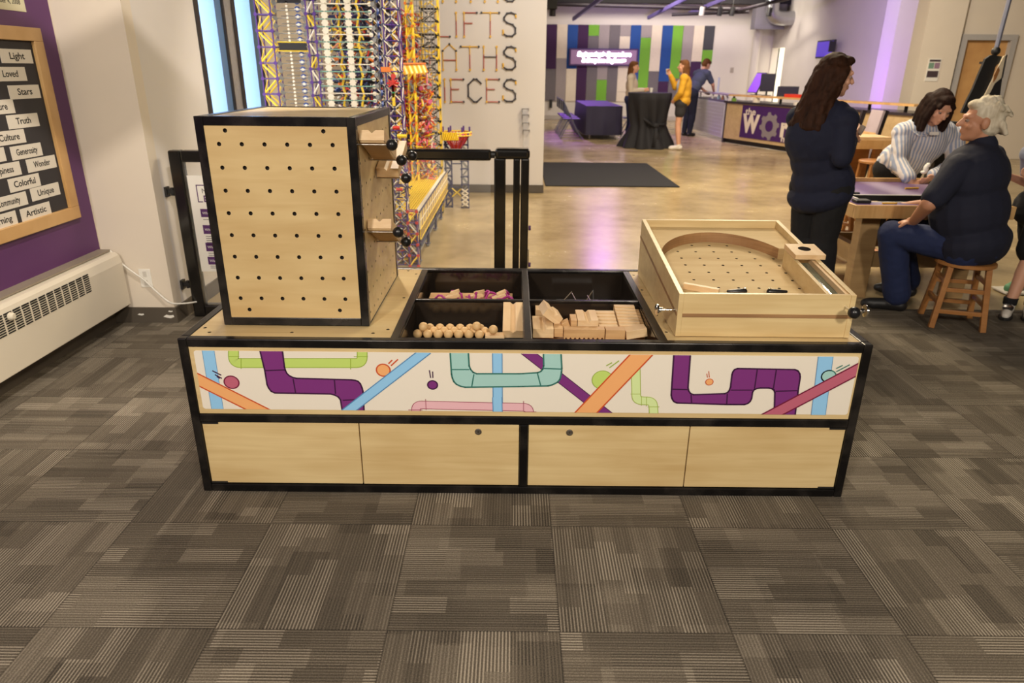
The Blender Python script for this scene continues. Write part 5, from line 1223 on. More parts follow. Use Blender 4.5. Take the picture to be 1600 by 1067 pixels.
for k, (a, b, c, lb, r) in enumerate(((( 2.46, 4.655), (2.56, 4.66), YE := plain('pencil_yellow', rgb(222, 170, 60), .5), 'yellow pencil lying at the front edge of the work table', .006), ((2.95, 5.30), (3.06, 5.32), YE, 'short yellow pencil by the striped woman hand', .007), ((2.52, 4.82), (2.72, 4.90), CHROME, 'left silver tool in the sunken table tray', .008), ((2.70, 4.93), (2.88, 4.80), CHROME, 'crossed silver tool in the middle of the table tray', .008), ((2.86, 4.95), (3.05, 4.86), plain('brass_tool', rgb(150, 110, 60), .4, .6), 'brass coloured tool at the right of the table tray', .009))):
    z = tz + r + .001 if k < 2 else tz - .055
    tag(MB().cyl((a[0], a[1], z), (b[0], b[1], z), r, 8).build('pencil' if k < 2 else 'hand_tool', c, org=(a[0], a[1], z)), lb, 'pencil' if k < 2 else 'tool')
tag(MB().box((2.30, 4.68, tz + .001), (2.40, 4.76, tz + .02)).build('phone', BLACK, bevel=.004, org=(2.35, 4.72, tz)), 'black phone lying on the work table corner beside the standing woman', 'phone')
tag(MB().box((2.44, 5.06, tz + .001), (2.50, 5.09, tz + .012)).build('black_clip', BLACK, bevel=.002, org=(2.47, 5.07, tz)), 'small black clip lying left of the table tray', 'clip')

def stool(label, loc, rz_, h=.42, w_=.15, splay=.0):
    t = thing('wooden_stool', label, 'stool', (0, 0, 0), 0, 'wooden stools around the work table')
    MB().lathe((0, 0, h - .028), [(.155, 0), (.172, .006), (.172, .022), (.165, .028)], 32).build('seat', OAK, t, smooth='auto')
    L_ = []
    for i, j in ((-1, -1), (1, -1), (1, 1), (-1, 1)):
        a, b = V((i * .145, j * .145, 0)), V((i * .105, j * .105, h - .026)); L_.append((a, b)); MB().beam(a, b, .033, .033, (0, 1, 0)).build('leg', OAK, t, bevel=.003)
    for q in range(4):
        for z in ((.11, .25) if q % 2 == 0 else (.16, .30)):
            (a0, b0), (a1, b1) = L_[q], L_[(q + 1) % 4]; f_ = z / (h - .026); MB().beam(a0.lerp(b0, f_), a1.lerp(b1, f_), .02, .026).build('rung', OAK, t, bevel=.002)
    t.location = loc; t.rotation_euler = (0, 0, rz_); return t
stool('nearest oak stool, carrying the seated white haired man', (2.865, 4.285, 0), -.30)
s2 = stool('oak stool standing behind the work table legs beside the standing woman', (2.75, 5.98, 0), .1, .46)
s3 = stool('tall oak stool under the bright bench behind the standing woman', (3.56, 6.98, 0), .05, .72); 
# bright bench with magenta ball, beyond the table
bb = thing('bright_bench', 'brightly lit pale wood bench beyond the work table', 'bench', (3.5, 7.6, 0))
m = MB(); m.box((3.22, 7.25, .885), (3.80, 7.95, .915)); m.prism([(3.22, 7.90, .916), (3.80, 7.60, .916), (3.80, 7.60, .93), (3.22, 7.90, 1.0)], (0, .03, 0)); m.build('bench_top', PINE, bb)
m = MB(); m.box((3.22, 7.24, .80), (3.80, 7.27, .884)); m.build('apron', MAPLE, bb)
for x in (3.26, 3.68):
    for y in (7.3, 7.85): MB().box((x, y, 0), (x + .07, y + .07, .885)).build('leg', OAK, bb)
MB().box((3.28, 7.5, .2), (3.72, 7.53, .78)).build('back_board', OAK, bb)
o = MB().ell((0, 0, 0), (.055, .05, .042), n=16, k=10).build('magenta_ball', plain('magenta', rgb(176, 60, 170), .4), smooth=True); o.location = (3.48, 7.45, .958); tag(o, 'magenta ball lying on the bright bench', 'ball')
rk = thing('display_panel', 'pale panel with dark edges leaning under the wooden counter', 'panel', (4.45, 9.1, 0))
m = MB(); m.beam((4.40, 9.2, .0), (4.58, 9.2, 1.08), .03, .3, (0, 1, 0)); m.build('panel', plain('pale_panel', rgb(190, 176, 190), .6), rk)
for dx in (-.16, .12): m = MB(); m.beam((4.36 + dx, 9.18, 0), (4.55 + dx, 9.18, 1.08), .05, .05, (0, 1, 0)); m.build('edge', plain('panel_edge', rgb(44, 36, 44), .5), rk)

# ================================================================ hanging arm with curved black shape
ha = thing('hanging_shape', 'curved black shape with cream face hanging from a grey pole before the door', 'hanging exhibit', (3.95, 6.2, 1.7))
MB().cyl((3.955, 6.2, 1.72), (4.02, 6.2, 4.2), .018, 12).build('pole', plain('grey_pole', rgb(128, 130, 146), .4, .3), ha, smooth='auto')
m = MB(); m.ell((3.955, 6.2, 1.69), (.034, .034, .034)); m.cyl((3.955, 6.2, 1.60), (3.955, 6.2, 1.68), .016); m.box((3.86, 6.17, 1.592), (3.99, 6.23, 1.61)); m.build('ball_clamp', BLACK, ha, smooth='auto')
def strip(path, wpts, y, th, m):
    A = []; n_ = len(path)
    for i, ((x, z), w2) in enumerate(zip(path, wpts)):
        A.append([m.bm.verts.new((x, y, z)), m.bm.verts.new((x + w2, y, z - w2 * .12)), m.bm.verts.new((x + w2, y + th, z - w2 * .12)), m.bm.verts.new((x, y + th, z))])
    for p, q in zip(A, A[1:]):
        for k in range(4): m.f([p[k], p[(k + 1) % 4], q[(k + 1) % 4], q[k]])
    m.f(A[0]); m.f(A[-1][::-1])
hq = lambda px, py, y=6.2: (aty(px, py, y).x, aty(px, py, y).z)
edge = [((1543, 86), (1567, 85)), ((1534, 92), (1558, 90)), ((1530, 102), (1550, 102)), ((1523, 118), (1545, 120)), ((1515, 138), (1537, 140)), ((1505, 158), (1528, 158)), ((1497, 176), (1520, 178))]
m = MB(); L0 = [hq(*a) for a, b in edge]; strip(L0, [hq(*b)[0] - hq(*a)[0] for a, b in edge], 6.15, .025, m); m.build('black_band', BLACK, ha, smooth='auto')
def face(pts, y, th, nm, mt): m = MB(); m.prism([(hq(*p)[0], y, hq(*p)[1]) for p in pts], (0, th, 0)); m.build(nm, mt, ha)
face([(1560, 88), (1565, 86), (1556, 122), (1536, 148), (1527, 165), (1520, 170), (1530, 150), (1543, 124), (1552, 104)], 6.13, .016, 'cream_face', plain('cream_card', rgb(226, 210, 178), .6))
face([(1551, 104), (1553, 110), (1548, 122), (1543, 129), (1544, 118)], 6.125, .004, 'slot', OAK)
face([(1557, 121), (1553, 152), (1534, 166), (1536, 150), (1546, 130)], 6.125, .018, 'black_flap', BLACK)
m = MB(); m.cyl((hq(1563, 86)[0], 6.12, hq(1563, 86)[1]), (hq(1556, 122)[0], 6.12, hq(1556, 122)[1]), .006); m.build('strut', BLACK, ha)
m = MB(); m.box((3.62, 6.16, .80), (3.80, 6.34, 1.135)); m.build('black_box', BLACK, ha, bevel=.004)
MB().box((3.66, 6.2, 0), (3.78, 6.32, .80)).build('stand', BLACK, ha)

# ================================================================ people
def basis(fwd, up):
    f = V(fwd).normalized(); u = (V(up) - f * f.dot(V(up))).normalized(); r = f.cross(u); return Matrix((r, f, u)).transposed()
def basis_up(fwd, up):
    u = V(up).normalized(); f = (V(fwd) - u * u.dot(V(fwd))).normalized(); r = f.cross(u); return Matrix((r, f, u)).transposed()
def emit(m, p, inf=0):
    if p[0] == 'cap': m.cap(p[1], p[2], p[3] + inf, p[4] + inf, 14, 4)
    else: m.ell(p[1], V(p[2]) + V((inf, inf, inf)), p[3], 18, 12)
def fuse(name, mt, parent, ps, voxel, it=4, inf=0, disp=None):
    m = MB()
    for p in ps: emit(m, p, inf)
    o = m.build(name, mt, parent, smooth=True)
    r = o.modifiers.new('remesh', 'REMESH'); r.mode = 'VOXEL'; r.voxel_size = voxel; r.use_smooth_shade = True
    s = o.modifiers.new('smooth', 'SMOOTH'); s.factor = .5; s.iterations = it
    if disp:
        t = bpy.data.textures.new(name + '_folds', 'CLOUDS'); t.noise_scale = disp[0]; t.noise_depth = 2
        d = o.modifiers.new('folds', 'DISPLACE'); d.texture = t; d.strength = disp[1]; d.mid_level = .5; d.texture_coords = 'GLOBAL'
    return o
EYEW = plain('eye_white', rgb(150, 128, 116), .4)
class Fig:
    """joints in world metres; fwd = chest direction; hf = face direction"""
    def __init__(s, J, fwd, hf, hup=(0, 0, 1), k=1.0, girth=1.0, limb=1.0):
        s.J = {a: V(b) for a, b in J.items()}; J = s.J; P = s.P = {}
        spine = (J['chest'] - J['pelvis']); T = basis_up(fwd, spine); s.T = T; g = k * girth
        waist = J['pelvis'].lerp(J['chest'], .48)
        s.waist = waist
        P['torso'] = [('ell', J['pelvis'], (.165 * g, .12 * g, .12 * k), T), ('ell', waist, (.145 * g, .108 * g, .15 * k), T), ('ell', J['chest'], (.160 * g, .115 * g, .17 * k), T),
                      ('cap', J['ls'], J['rs'], .060 * k, .060 * k), ('cap', J['ls'].lerp(J['neck'], .4), J['rs'].lerp(J['neck'], .4), .062 * k, .062 * k)]
        P['hips'] = [('ell', J['pelvis'], (.17 * g, .125 * g, .12 * k), T), ('cap', J['lh'], J['rh'], .095 * g, .095 * g)]
        P['neck'] = [('cap', J['neck'] - V((0, 0, .02)), J['head'] - V(basis(hf, hup) @ V((0, .02, .05))) * k, .052 * k, .048 * k)]
        for c in 'lr':
            sh, el, wr = J[c + 's'], J[c + 'e'], J[c + 'w']; q = limb * k
            P[c + 'ua'] = [('cap', sh, el, .052 * q, .040 * q)]; P[c + 'fa'] = [('cap', el, wr, .040 * q, .026 * q)]
            P[c + 'th'] = [('cap', J[c + 'h'], J[c + 'k'], .082 * q, .056 * q)]; P[c + 'sh'] = [('cap', J[c + 'k'].lerp(J[c + 'a'], 0), J[c + 'k'].lerp(J[c + 'a'], .35), .054 * q, .056 * q), ('cap', J[c + 'k'].lerp(J[c + 'a'], .35), J[c + 'a'], .054 * q, .036 * q)]
            ft = J.get(c + 't', J[c + 'a'] + V(fwd).normalized() * .15 * k - V((0, 0, .045)))
            P[c + 'ft'] = [('cap', J[c + 'a'] - V((0, 0, .03)), ft, .034 * k, .024 * k)]
            s.J[c + 't'] = ft
            d = (wr - el).normalized(); hd = V(J.get(c + 'hd', d)).normalized() if c + 'hd' in J else d
            n = J.get(c + 'hn'); n = V(n) if n else V(fwd).cross(V((0, 0, 1))) * (1 if c == 'l' else -1)
            n = (n - hd * n.dot(hd)).normalized(); side = hd.cross(n); Hn = Matrix((side, hd, n)).transposed()
            curl = .55; hk = k; pr = [('cap', wr, wr + hd * .02 * hk, .026 * hk, .026 * hk), ('ell', wr + hd * .05 * hk, (.040 * hk, .05 * hk, .015 * hk), Hn)]
            for i, (u, ln) in enumerate(((-.030, .062), (-.0105, .074), (.0095, .080), (.029, .070))):
                b0 = wr + hd * .085 * hk + side * u * hk * (1 if c == 'l' else -1); d1 = (hd + n * curl * .5).normalized(); d2 = (hd + n * curl * 2.0).normalized()
                b1 = b0 + d1 * ln * .5 * hk; b2 = b1 + d2 * ln * .5 * hk
                pr += [('cap', b0, b1, .0088 * hk, .0082 * hk), ('cap', b1, b2, .0082 * hk, .0068 * hk)]
            sd = side * (1 if c == 'l' else -1); b0 = wr + hd * .03 * hk + sd * .034 * hk; b1 = b0 + (hd * .7 + sd * .55 + n * .35).normalized() * .036 * hk; b2 = b1 + (hd * .9 + n * .5).normalized() * .026 * hk
            pr += [('cap', b0, b1, .0105 * hk, .0095 * hk), ('cap', b1, b2, .0092 * hk, .0075 * hk)]
            P[c + 'hand'] = pr
        H = s.H = basis(hf, hup); c = J['head']; h = lambda x, y, z: c + H @ (V((x, y, z)) * k); s.h = h; s.k = k
        e = lambda p, r: ('ell', h(*p), V(r) * k, H)
        P['head'] = [e((0, -.012, .025), (.073, .092, .088)), e((0, .022, -.025), (.060, .066, .082)), e((0, .058, -.088), (.026, .024, .021)), e((0, .03, -.07), (.048, .05, .04)), ('cap', h(0, .088, .012), h(0, .107, -.022), .008 * k, .0135 * k),
                     ('cap', h(-.036, .074, .026), h(.036, .074, .026), .013 * k, .013 * k), e((0, .082, -.050), (.022, .013, .006)), e((0, .080, -.061), (.019, .012, .006)), e((.040, .055, -.025), (.022, .022, .022)), e((-.040, .055, -.025), (.022, .022, .022)),
                     e((.076, -.008, -.008), (.012, .022, .033)), e((-.076, -.008, -.008), (.012, .022, .033))]
    def part(s, a, f0=0, f1=1):
        p = s.P[a][0]; A, B = p[1], p[2]; r = lambda f: p[3] + (p[4] - p[3]) * f
        return ('cap', A.lerp(B, f0), A.lerp(B, f1), r(f0), r(f1))
    def body(s, label, base, skin, voxel=.007):
        s.root = thing('person', label, 'person', base); ps = []
        for v in s.P.values(): ps += v
        s.skin = fuse('body', skin, s.root, ps, voxel, 3)
        for sx in (-1, 1):
            e_ = MB().ell(s.h(sx * .030, .0715, .004), .0112 * s.k, n=12, k=8).build('eye', EYEW, s.root, smooth=True)
            MB().ell(s.h(sx * .030, .0780, .003), .0066 * s.k, n=10, k=6).build('iris', plain('iris_brown', rgb(58, 36, 24), .2), e_, smooth=True)
        return s.root
    def wear(s, nm, mt, tags, inf, voxel=.009, extra=(), disp=None, it=4):
        ps = list(extra)
        for t in tags:
            if ':' in t: a, f = t.split(':'); f0, f1 = f.split('-'); ps.append(s.part(a, float(f0), float(f1)))
            else: ps += s.P[t]
        return fuse(nm, mt, s.root, ps, voxel, it, inf, disp)
    def hair(s, mt, long=0, strands=(), cap=True, voxel=.007, disp=(.02, .014)):
        h, k = s.h, s.k; e = lambda p, r: ('ell', h(*p), V(r) * k, s.H); ps = []
        if cap: ps += [e((0, -.026, .044), (.082, .094, .086)), e((0, -.045, .0), (.080, .075, .085)), e((.0, .035, .090), (.058, .050, .030))]
        if long:
            ps += [('cap', h(0, -.06, -.02), h(0, -.085, -.06 - long), .075 * k, .055 * k), ('cap', h(.06, -.03, .0), h(.075, -.045, -.04 - long), .035 * k, .03 * k), ('cap', h(-.06, -.03, .0), h(-.075, -.045, -.04 - long), .035 * k, .03 * k)]
        ps += [('cap', h(*a), h(*b), r0 * k, r1 * k) for a, b, r0, r1 in strands]
        return fuse('hair', mt, s.root, ps, voxel, 3, 0, disp)
    def shoes(s, mt, sole=None, laces=None):
        for c in 'lr':
            a, t = s.J[c + 'a'], s.J[c + 't']; d = V((t.x - a.x, t.y - a.y, 0)).normalized(); k = s.k
            b = V((a.x, a.y, .0)); hz = a.z - .045 if a.z > .2 else 0
            ps = [('cap', b - d * .035 * k + V((0, 0, .042)), b + d * .03 * k + V((0, 0, .05)), .040 * k, .044 * k), ('cap', b + V((0, 0, .045)), b + d * .15 * k + V((0, 0, .034)), .042 * k, .034 * k), ('cap', b + V((0, 0, .06)), b + V((0, 0, .085)), .042 * k, .044 * k), ('cap', b + d * .12 * k + V((0, 0, .032)), b + d * .17 * k + V((0, 0, .030)), .038 * k, .028 * k)]
            o = fuse('shoe', mt, s.root, ps, .007, 3)
            if sole:
                n_ = V((-d.y, d.x, 0)); q = [(-.075, .0), (-.065, .036), (.02, .040), (.12, .048), (.19, .032), (.207, 0)]; pts = [b + d * u * k + n_ * v * k for u, v in q] + [b + d * u * k - n_ * v * k for u, v in q[-2:0:-1]]
                MB().prism([p_ + V((0, 0, .001)) for p_ in pts], (0, 0, .02)).build('sole', sole, o, bevel=.004)
SK1 = plain('skin_light', rgb(214, 160, 130), .5, 0, .05, 20); SK2 = plain('skin_tan', rgb(196, 140, 108), .5, 0, .05, 20); SK3 = plain('skin_pale', rgb(226, 176, 150), .5, 0, .05, 20)
def haircol(nm, a, b):
    m = wood(nm, a, b, .7, (30, 30, 4), 1.0, 0); m.node_tree.nodes['Principled BSDF'].inputs['Specular IOR Level'].default_value = .15; return m
DKB = haircol('dark_brown_hair', rgb(34, 19, 11), rgb(68, 41, 26)); BRN = haircol('brown_hair', rgb(70, 42, 24), rgb(128, 84, 48)); VDK = haircol('black_brown_hair', rgb(22, 13, 10), rgb(46, 27, 19)); GRY = haircol('white_hair', rgb(176, 160, 132), rgb(238, 228, 204))
NAVY = plain('navy_cloth', rgb(19, 23, 46), .85, 0, .1, 30); NAVY2 = plain('navy_polo', rgb(22, 25, 44), .85, 0, .08, 30); BLKC = plain('black_trousers', rgb(14, 13, 15), .85, 0, .1, 30); DENIM = plain('dark_denim', rgb(26, 38, 76), .85, 0, .12, 50)
YEL = plain('mustard_knit', rgb(214, 160, 40), .85, 0, .1, 50); CRM = plain('cream_knit', rgb(206, 190, 168), .85, 0, .06, 50); LTB = plain('pale_blue_top', rgb(196, 206, 224), .8); TEE = plain('slate_tee', rgb(72, 78, 100), .85); SHO = plain('charcoal_shorts', rgb(46, 44, 46), .85); WSH = plain('white_shoe', rgb(220, 212, 200), .5)

# --- standing woman in navy, back to us
Y_ = 4.4; q = lambda px, py, y=Y_: aty(px, py, y)
hd = q(1306, 119); fw = V((.80, .60, 0)); rt = V((.60, -.80, 0))
nk = V((hd.x - .035, hd.y - .015, hd.z - .17)); pe = V((q(1285, 300).x, Y_ + .03, .86))
J = dict(head=hd, neck=nk, chest=nk + V((-.035, .01, -.20)), pelvis=pe, ls=nk - rt * .145 + V((-.01, 0, -.075)), rs=nk + rt * .150 + V((-.02, 0, -.075)), lh=pe - rt * .085 - V((0, 0, .03)), rh=pe + rt * .085 - V((0, 0, .03)))
J['re'] = q(1316, 246, 4.22); J['rw'] = q(1328, 218, 4.40); J['le'] = J['ls'] + V((.085, .06, -.27)); J['lw'] = J['rw'] + V((-.02, .16, -.01))
J['rk'] = V((pe.x + .05, Y_ - .02, .47)); J['lk'] = V((pe.x - .02, Y_ + .12, .47)); J['ra'] = V((pe.x + .07, Y_ - .04, .08)); J['la'] = V((pe.x + .03, Y_ + .15, .08)); J['rhd'] = V((.6, .5, .35)); J['rhn'] = V((-.3, .6, .3)); J['lhd'] = V((.7, -.5, .2))
w1 = Fig(J, fw, (.985, .02, -.12)); w1.body('woman in navy jacket and black trousers standing with her back turned beside the work table', (pe.x, Y_, 0), SK1, .0065)
w1.wear('trousers', BLKC, ['hips', 'rth', 'lth', 'rsh', 'lsh'], .022, disp=(.09, .012), extra=[('cap', J['rk'], J['ra'], .07, .062), ('cap', J['lk'], J['la'], .07, .062)])
w1.wear('jacket', NAVY, ['torso', 'rua', 'lua', 'rfa:0-.85', 'lfa:0-.85'], .022, disp=(.10, .016), extra=[('ell', pe + V((0, 0, .02)), (.172, .138, .16), w1.T), ('ell', pe + V((0, 0, -.06)), (.188, .15, .085), w1.T), ('cap', nk + V((0, 0, -.03)), nk + V((0, 0, .0)), .05, .05)])
random.seed(11)
st = []
for i in range(30):
    a = math.radians(90 + 18 + i * 324 / 29 - 0); x, y = math.cos(a) * .078, math.sin(a) * .086 - .02
    if y > .022: continue
    p = [(x, y, .03)]; 
    for j in range(1, 7): p.append((x * (1 + .10 * j) + random.uniform(-.014, .014), (y - .01 * j) * 1.0 + random.uniform(-.014, .014), .03 - .055 * j))
    if y > .0: p = p[:6]
    st += [(p[j], p[j + 1], .026 - .001 * j, .025 - .001 * j) for j in range(len(p) - 1)]
w1.hair(DKB, .16, st, disp=(.05, .018))
w1.shoes(BLKC)
tag(MB().cyl(J['rw'] + V((.06, .03, .03)), J['rw'] + V((.085, .04, .075)), .018, 12).build('clear_cup', plain('clear_cup', rgb(190, 176, 164), .2, 0, .02, trans=.5), org=J['rw']), 'small clear cup held in the hand of the navy jacketed woman', 'cup')
br_ = MB(); el_, wr_ = J['re'], J['rw']; dr_ = (wr_ - el_).normalized(); c_ = wr_ - dr_ * .006
pts = [c_ + (w1.T @ V((0, 0, 0))) for _ in range(1)]
a_ = dr_.cross(V((0, 0, 1))).normalized(); b_ = dr_.cross(a_); br_.tube([c_ + a_ * .036 * math.cos(t) + b_ * .036 * math.sin(t) for t in [2 * PI * i / 20 for i in range(21)]], .004, 6); br_.build('bracelet', BLACK, w1.root)

# --- woman in striped shirt bending over the table
def stripes():
    m, nt, b = base_mat('striped_shirt'); b.inputs['Roughness'].default_value = .85
    wv = N(nt, 'ShaderNodeTexWave'); wv.inputs['Scale'].default_value = 13; wv.inputs['Distortion'].default_value = .6; wv.inputs['Detail'].default_value = 1
    nt.links.new(coords(nt, (1, .15, .12)), wv.inputs['Vector']); r = N(nt, 'ShaderNodeValToRGB'); r.color_ramp.elements[0].position = .42; r.color_ramp.elements[1].position = .6
    r.color_ramp.elements[0].color = rgb(150, 160, 184); r.color_ramp.elements[1].color = rgb(212, 206, 204); nt.links.new(wv.outputs[0], r.inputs[0]); nt.links.new(r.outputs[0], b.inputs['Base Color']); return m
STR = stripes(); Y2 = 5.86; q = lambda px, py, y=Y2: aty(px, py, y)
hd = q(1468, 168, 5.78); nk = q(1450, 196, 5.93)
J = dict(head=hd, neck=nk, chest=q(1440, 225, 5.98), pelvis=V((3.30, 6.10, .78)), rs=q(1411, 208, 5.92), ls=q(1492, 213, 5.95), re=q(1404, 255, 5.82), rw=q(1422, 280, 5.62), le=q(1492, 258, 5.85), lw=q(1456, 276, 5.66))
pe = J['pelvis']; J.update(rh=pe + V((-.09, 0, -.03)), lh=pe + V((.09, 0, -.03)), rk=V((3.21, 6.1, .42)), lk=V((3.40, 6.1, .42)), ra=V((3.20, 6.15, .08)), la=V((3.41, 6.15, .08)), rhd=V((.35, -.55, -.6)), lhd=V((-.5, -.4, -.2)), rhn=V((.3, .5, -.6)))
w2 = Fig(J, (.15, -1, 0), (.06, -.84, -.52), (0, .2, 1), k=1.05); w2.body('woman in blue striped shirt bending over the work table', (3.30, 6.10, 0), SK1)
w2.wear('trousers', BLKC, ['hips', 'rth', 'lth', 'rsh', 'lsh'], .02)
w2.wear('shirt', STR, ['torso', 'rua', 'lua', 'rfa:0-.9', 'lfa:0-.9'], .026, disp=(.08, .014), extra=[('ell', pe + V((0, -.02, .03)), (.165, .13, .16), w2.T), ('ell', pe.lerp(J['chest'], .5) + V((.0, -.02, 0)), (.165, .12, .16), w2.T)])
st = []
for sx in (-1, 1):
    for j, (y, r) in enumerate(((.03, .022), (.0, .03), (-.04, .036), (-.075, .036))): st += [((sx * .066, y, .04), (sx * .088, y + .015, -.06), r, r), ((sx * .088, y + .015, -.06), (sx * .083, y + .035, -.15 - .01 * j), r, r * .8)]
w2.hair(VDK, .05, st + [((0, .02, .10), (.055, .068, .045), .022, .018), ((0, .02, .10), (-.055, .068, .045), .022, .018)], disp=(.03, .010))
m = MB(); c_ = q(1460, 208.5, 5.76); m.box((c_.x - .035, c_.y - .004, c_.z - .012), (c_.x + .035, c_.y + .004, c_.z + .012)); m.build('name_badge', WHITEP, w2.root)
m = MB(); c_ = q(1432, 200, 5.84); m.beam(c_ + V((-.08, .05, .02)), c_ + V((.03, -.02, -.06)), .05, .012); m.beam(c_ + V((.17, .05, .02)), c_ + V((.06, -.02, -.06)), .05, .012); m.build('collar', STR, w2.root, bevel=.004)
o = MB().ell((0, 0, -.01), (.02, .022, .04), n=9, k=6).ell((.012, 0, .02), (.018, .02, .02), n=7, k=5).ell((-.014, 0, -.035), (.022, .02, .014), n=7, k=5).build('white_cloth', WHITEP, smooth=True); o.location = q(1447, 262, 5.62); tag(o, 'crumpled white cloth held in the striped woman left hand', 'cloth')

# --- seated white-haired man
Y3 = 4.36; q = lambda px, py, y=Y3: aty(px, py, y); hd = q(1532, 190, 4.38); nk = V((hd.x + .055, hd.y - .01, hd.z - .155)); fw = V((-.55, .83, 0)); lf = V((-.83, -.55, 0)); pe = V((2.90, 4.30, .52))
J = dict(head=hd, neck=nk, chest=V((2.82, 4.34, .93)), pelvis=pe, ls=nk + lf * .205 + V((-.02, 0, -.105)), rs=nk - lf * .205 + V((-.02, 0, -.105)), lh=pe + lf * .10 - V((0, 0, .01)), rh=pe - lf * .10 - V((0, 0, .01)))
J.update(le=q(1452, 318, 4.20), lw=q(1428, 345, 4.42), re=J['rs'] + V((-.08, .14, -.26)), rw=V((2.62, 4.72, .67)), lk=q(1394, 366, 4.50), la=q(1402, 455, 4.52), rk=V((2.68, 4.82, .50)), ra=V((2.86, 4.86, .09)), lhd=V((-.5, .75, -.3)), lhn=V((.2, -.1, -.9)))
J['la'].z = .09; J['lt'] = J['la'] + V((-.13, .06, -.06)); J['rt'] = J['ra'] + V((-.12, .1, -.06))
m3 = Fig(J, fw, (-.94, .30, .02), k=1.06, girth=1.28, limb=1.12); m3.body('white haired man in navy polo and jeans sitting on the oak stool', (2.9, 4.3, .42), SK2, .0065)
m3.wear('jeans', DENIM, ['hips', 'rth', 'lth', 'rsh', 'lsh'], .016, disp=(.08, .012), extra=[('cap', J['lk'], J['la'] + V((0, 0, .03)), .075, .07), ('cap', J['rk'], J['ra'] + V((0, 0, .03)), .075, .07)])
m3.wear('polo_shirt', NAVY2, ['torso', 'lua:0-.82', 'rua:0-.82'], .024, disp=(.16, .010), extra=[('ell', pe + V((-.01, 0, .02)), (.225, .175, .115), m3.T), ('ell', V((2.84, 4.34, .72)), (.225, .19, .22), m3.T), ('cap', nk + V((0, 0, -.04)), nk + V((-.01, 0, .012)), .062, .058)])
random.seed(5); st = []
for i in range(26):
    a = random.uniform(0, 2 * PI); t = random.uniform(.1, 1.0); x, y, z = .082 * math.sin(t * 1.5) * math.cos(a), -.028 + .094 * math.sin(t * 1.5) * math.sin(a), .046 + .088 * math.cos(t * 1.5)
    if y > .03 and z < .08: continue
    st.append(((x, y, z), (x * 1.12, y - .022, z - .018), .016, .010))
for i in range(9): x = -.07 + .0175 * i; st.append(((x, -.085, .0), (x * 1.1, -.118, -.055), .020, .012))
m3.hair(GRY, 0, st, disp=(.03, .010)); m3.shoes(BLACK)

# --- child at the right edge
kx, ky = 3.50, 4.60; J = dict(head=(kx, ky, 1.22), neck=(kx, ky + .01, 1.08), chest=(kx, ky, .95), pelvis=(kx, ky, .69), ls=(kx - .10, ky + .10, 1.03), rs=(kx - .06, ky - .13, 1.03), le=(kx - .02, ky + .16, .83), lw=(kx - .2, ky + .1, .88), re=(kx - .05, ky - .15, .86), rw=(kx - .15, ky - .10, .90),
         rh=(kx - .01, ky - .07, .66), lh=(kx + .01, ky + .07, .66), rk=(kx - .075, ky - .10, .38), lk=(kx + .07, ky + .04, .38), ra=(3.345, 4.455, .075), la=(3.47, 4.43, .075), rt=(3.27, 4.36, .025), lt=(3.40, 4.33, .025))
c4 = Fig(J, (-.75, -.3, 0), (-1, .1, -.2), k=.84, limb=1.0); c4.body('child in black shorts and white sneakers standing at the right edge', (kx, ky, 0), SK1)
c4.wear('shorts', BLKC, ['hips', 'rth:0-.8', 'lth:0-.8'], .045, disp=(.08, .012)); c4.wear('t_shirt', plain('grey_tee', rgb(120, 124, 140), .85), ['torso', 'lua:0-.6', 'rua:0-.6'], .022); c4.hair(VDK, .04); 
c4.shoes(WSH, BLACK)
for c in 'lr':
    a = J[c + 'a']; MB().cone((a[0], a[1], .075), (a[0], a[1], .12), .040, .043, 14).build('sock', BLKC, c4.root, smooth='auto')
    d = (V(J[c + 't']) - V(a)); d.z = 0; d.normalize(); p = V((a[0], a[1], .083)) + d * .075; MB().lathe(p - V((0, 0, .02)), [(.03, 0), (.032, .012), (.02, .018)], 14, axis=(d.x * .4, d.y * .4, .9)).build('sneaker_dial', BRASSY, c4.root, smooth='auto')
# a green and white sneaker behind the child
gs = thing('sneaker', 'green and white sneaker on the floor behind the child', 'shoe', (3.75, 5.0, 0)); m = [('cap', V((3.80, 5.02, .05)), V((3.68, 4.95, .04)), .045, .035), ('cap', V((3.80, 5.02, .06)), V((3.81, 5.03, .10)), .042, .045)]
fuse('upper', plain('green_sneaker', rgb(96, 150, 110), .6), gs, m, .007, 3); MB().box((3.63, 4.90, 0.001), (3.85, 5.07, .02)).build('sole', WSH, gs, bevel=.008)

# --- far trio
def stand(x, y, S_, fwd, hf, arms, lean=0, k=None):
    k = k or S_ / 1.70; f = V(fwd).normalized(); r = f.cross(V((0, 0, 1))); B = lambda a, b, c: V((x, y, 0)) + r * a * k + f * b * k + V((0, 0, c * k))
    J = dict(head=B(0, .03 + lean * 1.25, 1.585 - lean * .15), neck=B(0, -.01 + lean, 1.415 - lean * .05), chest=B(0, lean * .7, 1.22), pelvis=B(0, 0, .93), ls=B(-.175, -.01 + lean, 1.365 - lean * .05), rs=B(.175, -.01 + lean, 1.365 - lean * .05), lh=B(-.09, 0, .90), rh=B(.09, 0, .90), lk=B(-.085, .03, .49), rk=B(.085, .03, .49), la=B(-.085, -.02, .08), ra=B(.085, -.02, .08))
    for a, p in arms.items(): J[a] = B(*p)
    return Fig(J, fwd, hf, k=k)
f5 = stand(2.56, 16.15, 1.70, (.85, -.25, 0), (.95, -.3, -.05), dict(le=(-.22, .03, 1.10), lw=(-.10, .25, 1.13), re=(.22, .02, 1.10), rw=(.08, .27, 1.13)))
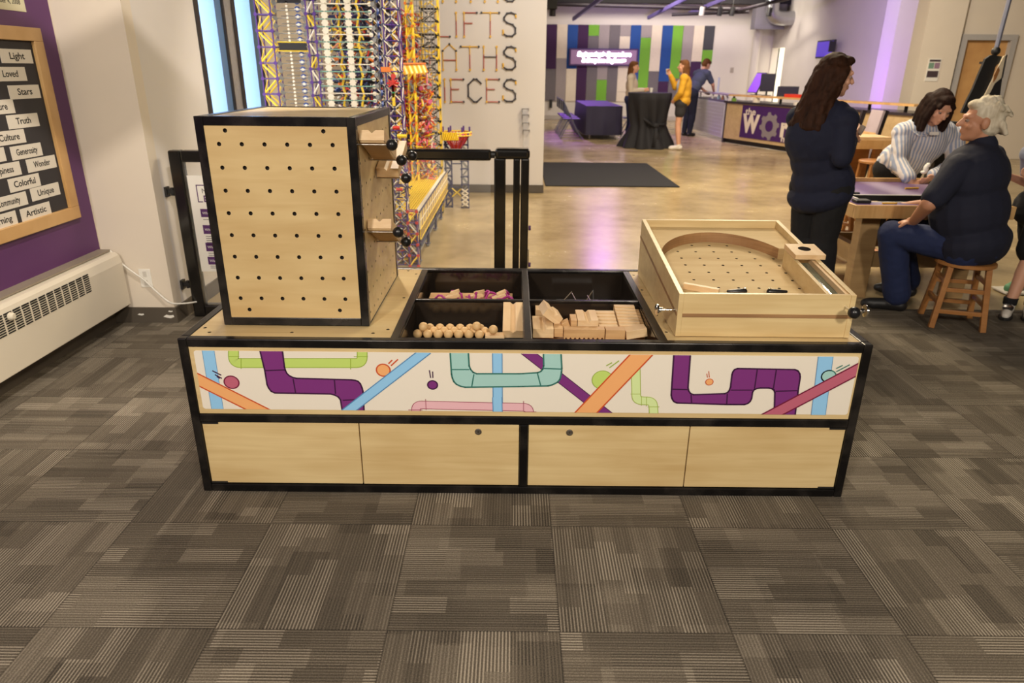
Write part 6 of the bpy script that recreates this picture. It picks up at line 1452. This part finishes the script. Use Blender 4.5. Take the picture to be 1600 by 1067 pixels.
f5.body('woman in cream sweater standing behind the black cocktail table', (2.56, 16.15, 0), SK1, .009); f5.wear('sweater', CRM, ['torso', 'lua', 'rua', 'lfa:0-.9', 'rfa:0-.9'], .02, .012); f5.wear('jeans', DENIM, ['hips', 'rth', 'lth', 'rsh', 'lsh'], .02, .012); f5.hair(BRN, .17, voxel=.009); f5.shoes(WSH)
f6 = stand(3.40, 14.92, 1.72, (-.9, .25, 0), (-.95, .25, .0), dict(le=(-.24, .02, 1.10), lw=(-.14, .12, .98), re=(.16, .16, 1.20), rw=(.06, .27, 1.42)))
f6.body('woman in mustard cardigan and shorts drinking at the cocktail table', (3.40, 14.92, 0), SK1, .009); f6.wear('top', LTB, ['torso'], .014, .012); b = f6.T
f6.wear('cardigan', YEL, ['lua', 'rua', 'lfa:0-.95', 'rfa:0-.95'], .024, .012, extra=[('ell', f6.J['chest'] + b @ V((0, -.035, 0)), (.18, .11, .20), b), ('ell', f6.waist + b @ V((0, -.035, 0)), (.175, .115, .18), b), ('ell', f6.J['pelvis'] + b @ V((0, -.03, .02)), (.19, .125, .11), b), ('cap', f6.J['ls'], f6.J['rs'], .066, .066)], disp=(.1, .02))
f6.wear('shorts', SHO, ['hips', 'rth:0-.45', 'lth:0-.45'], .032, .012); f6.hair(BRN, .20, voxel=.009); f6.shoes(WSH)
cup(f6.J['rw'] + V((-.06, .02, .03)), 'white paper cup raised in the hand of the mustard cardigan woman')
f7 = stand(4.36, 18.2, 1.84, (.7, .45, 0), (.8, .3, -.55), dict(le=(-.24, .40, 1.12), lw=(-.12, .56, .98), re=(.24, .42, 1.12), rw=(.14, .58, .98)), .30)
f7.body('man in slate t-shirt leaning over behind the reception desk', (4.36, 18.2, 0), SK1, .009); f7.wear('t_shirt', TEE, ['torso', 'lua:0-.7', 'rua:0-.7'], .022, .012); f7.wear('trousers', NAVY, ['hips', 'rth', 'lth', 'rsh', 'lsh'], .022, .012); f7.hair(BRN, 0, cap=True, voxel=.009, disp=(.02, .005)); f7.shoes(BLACK)
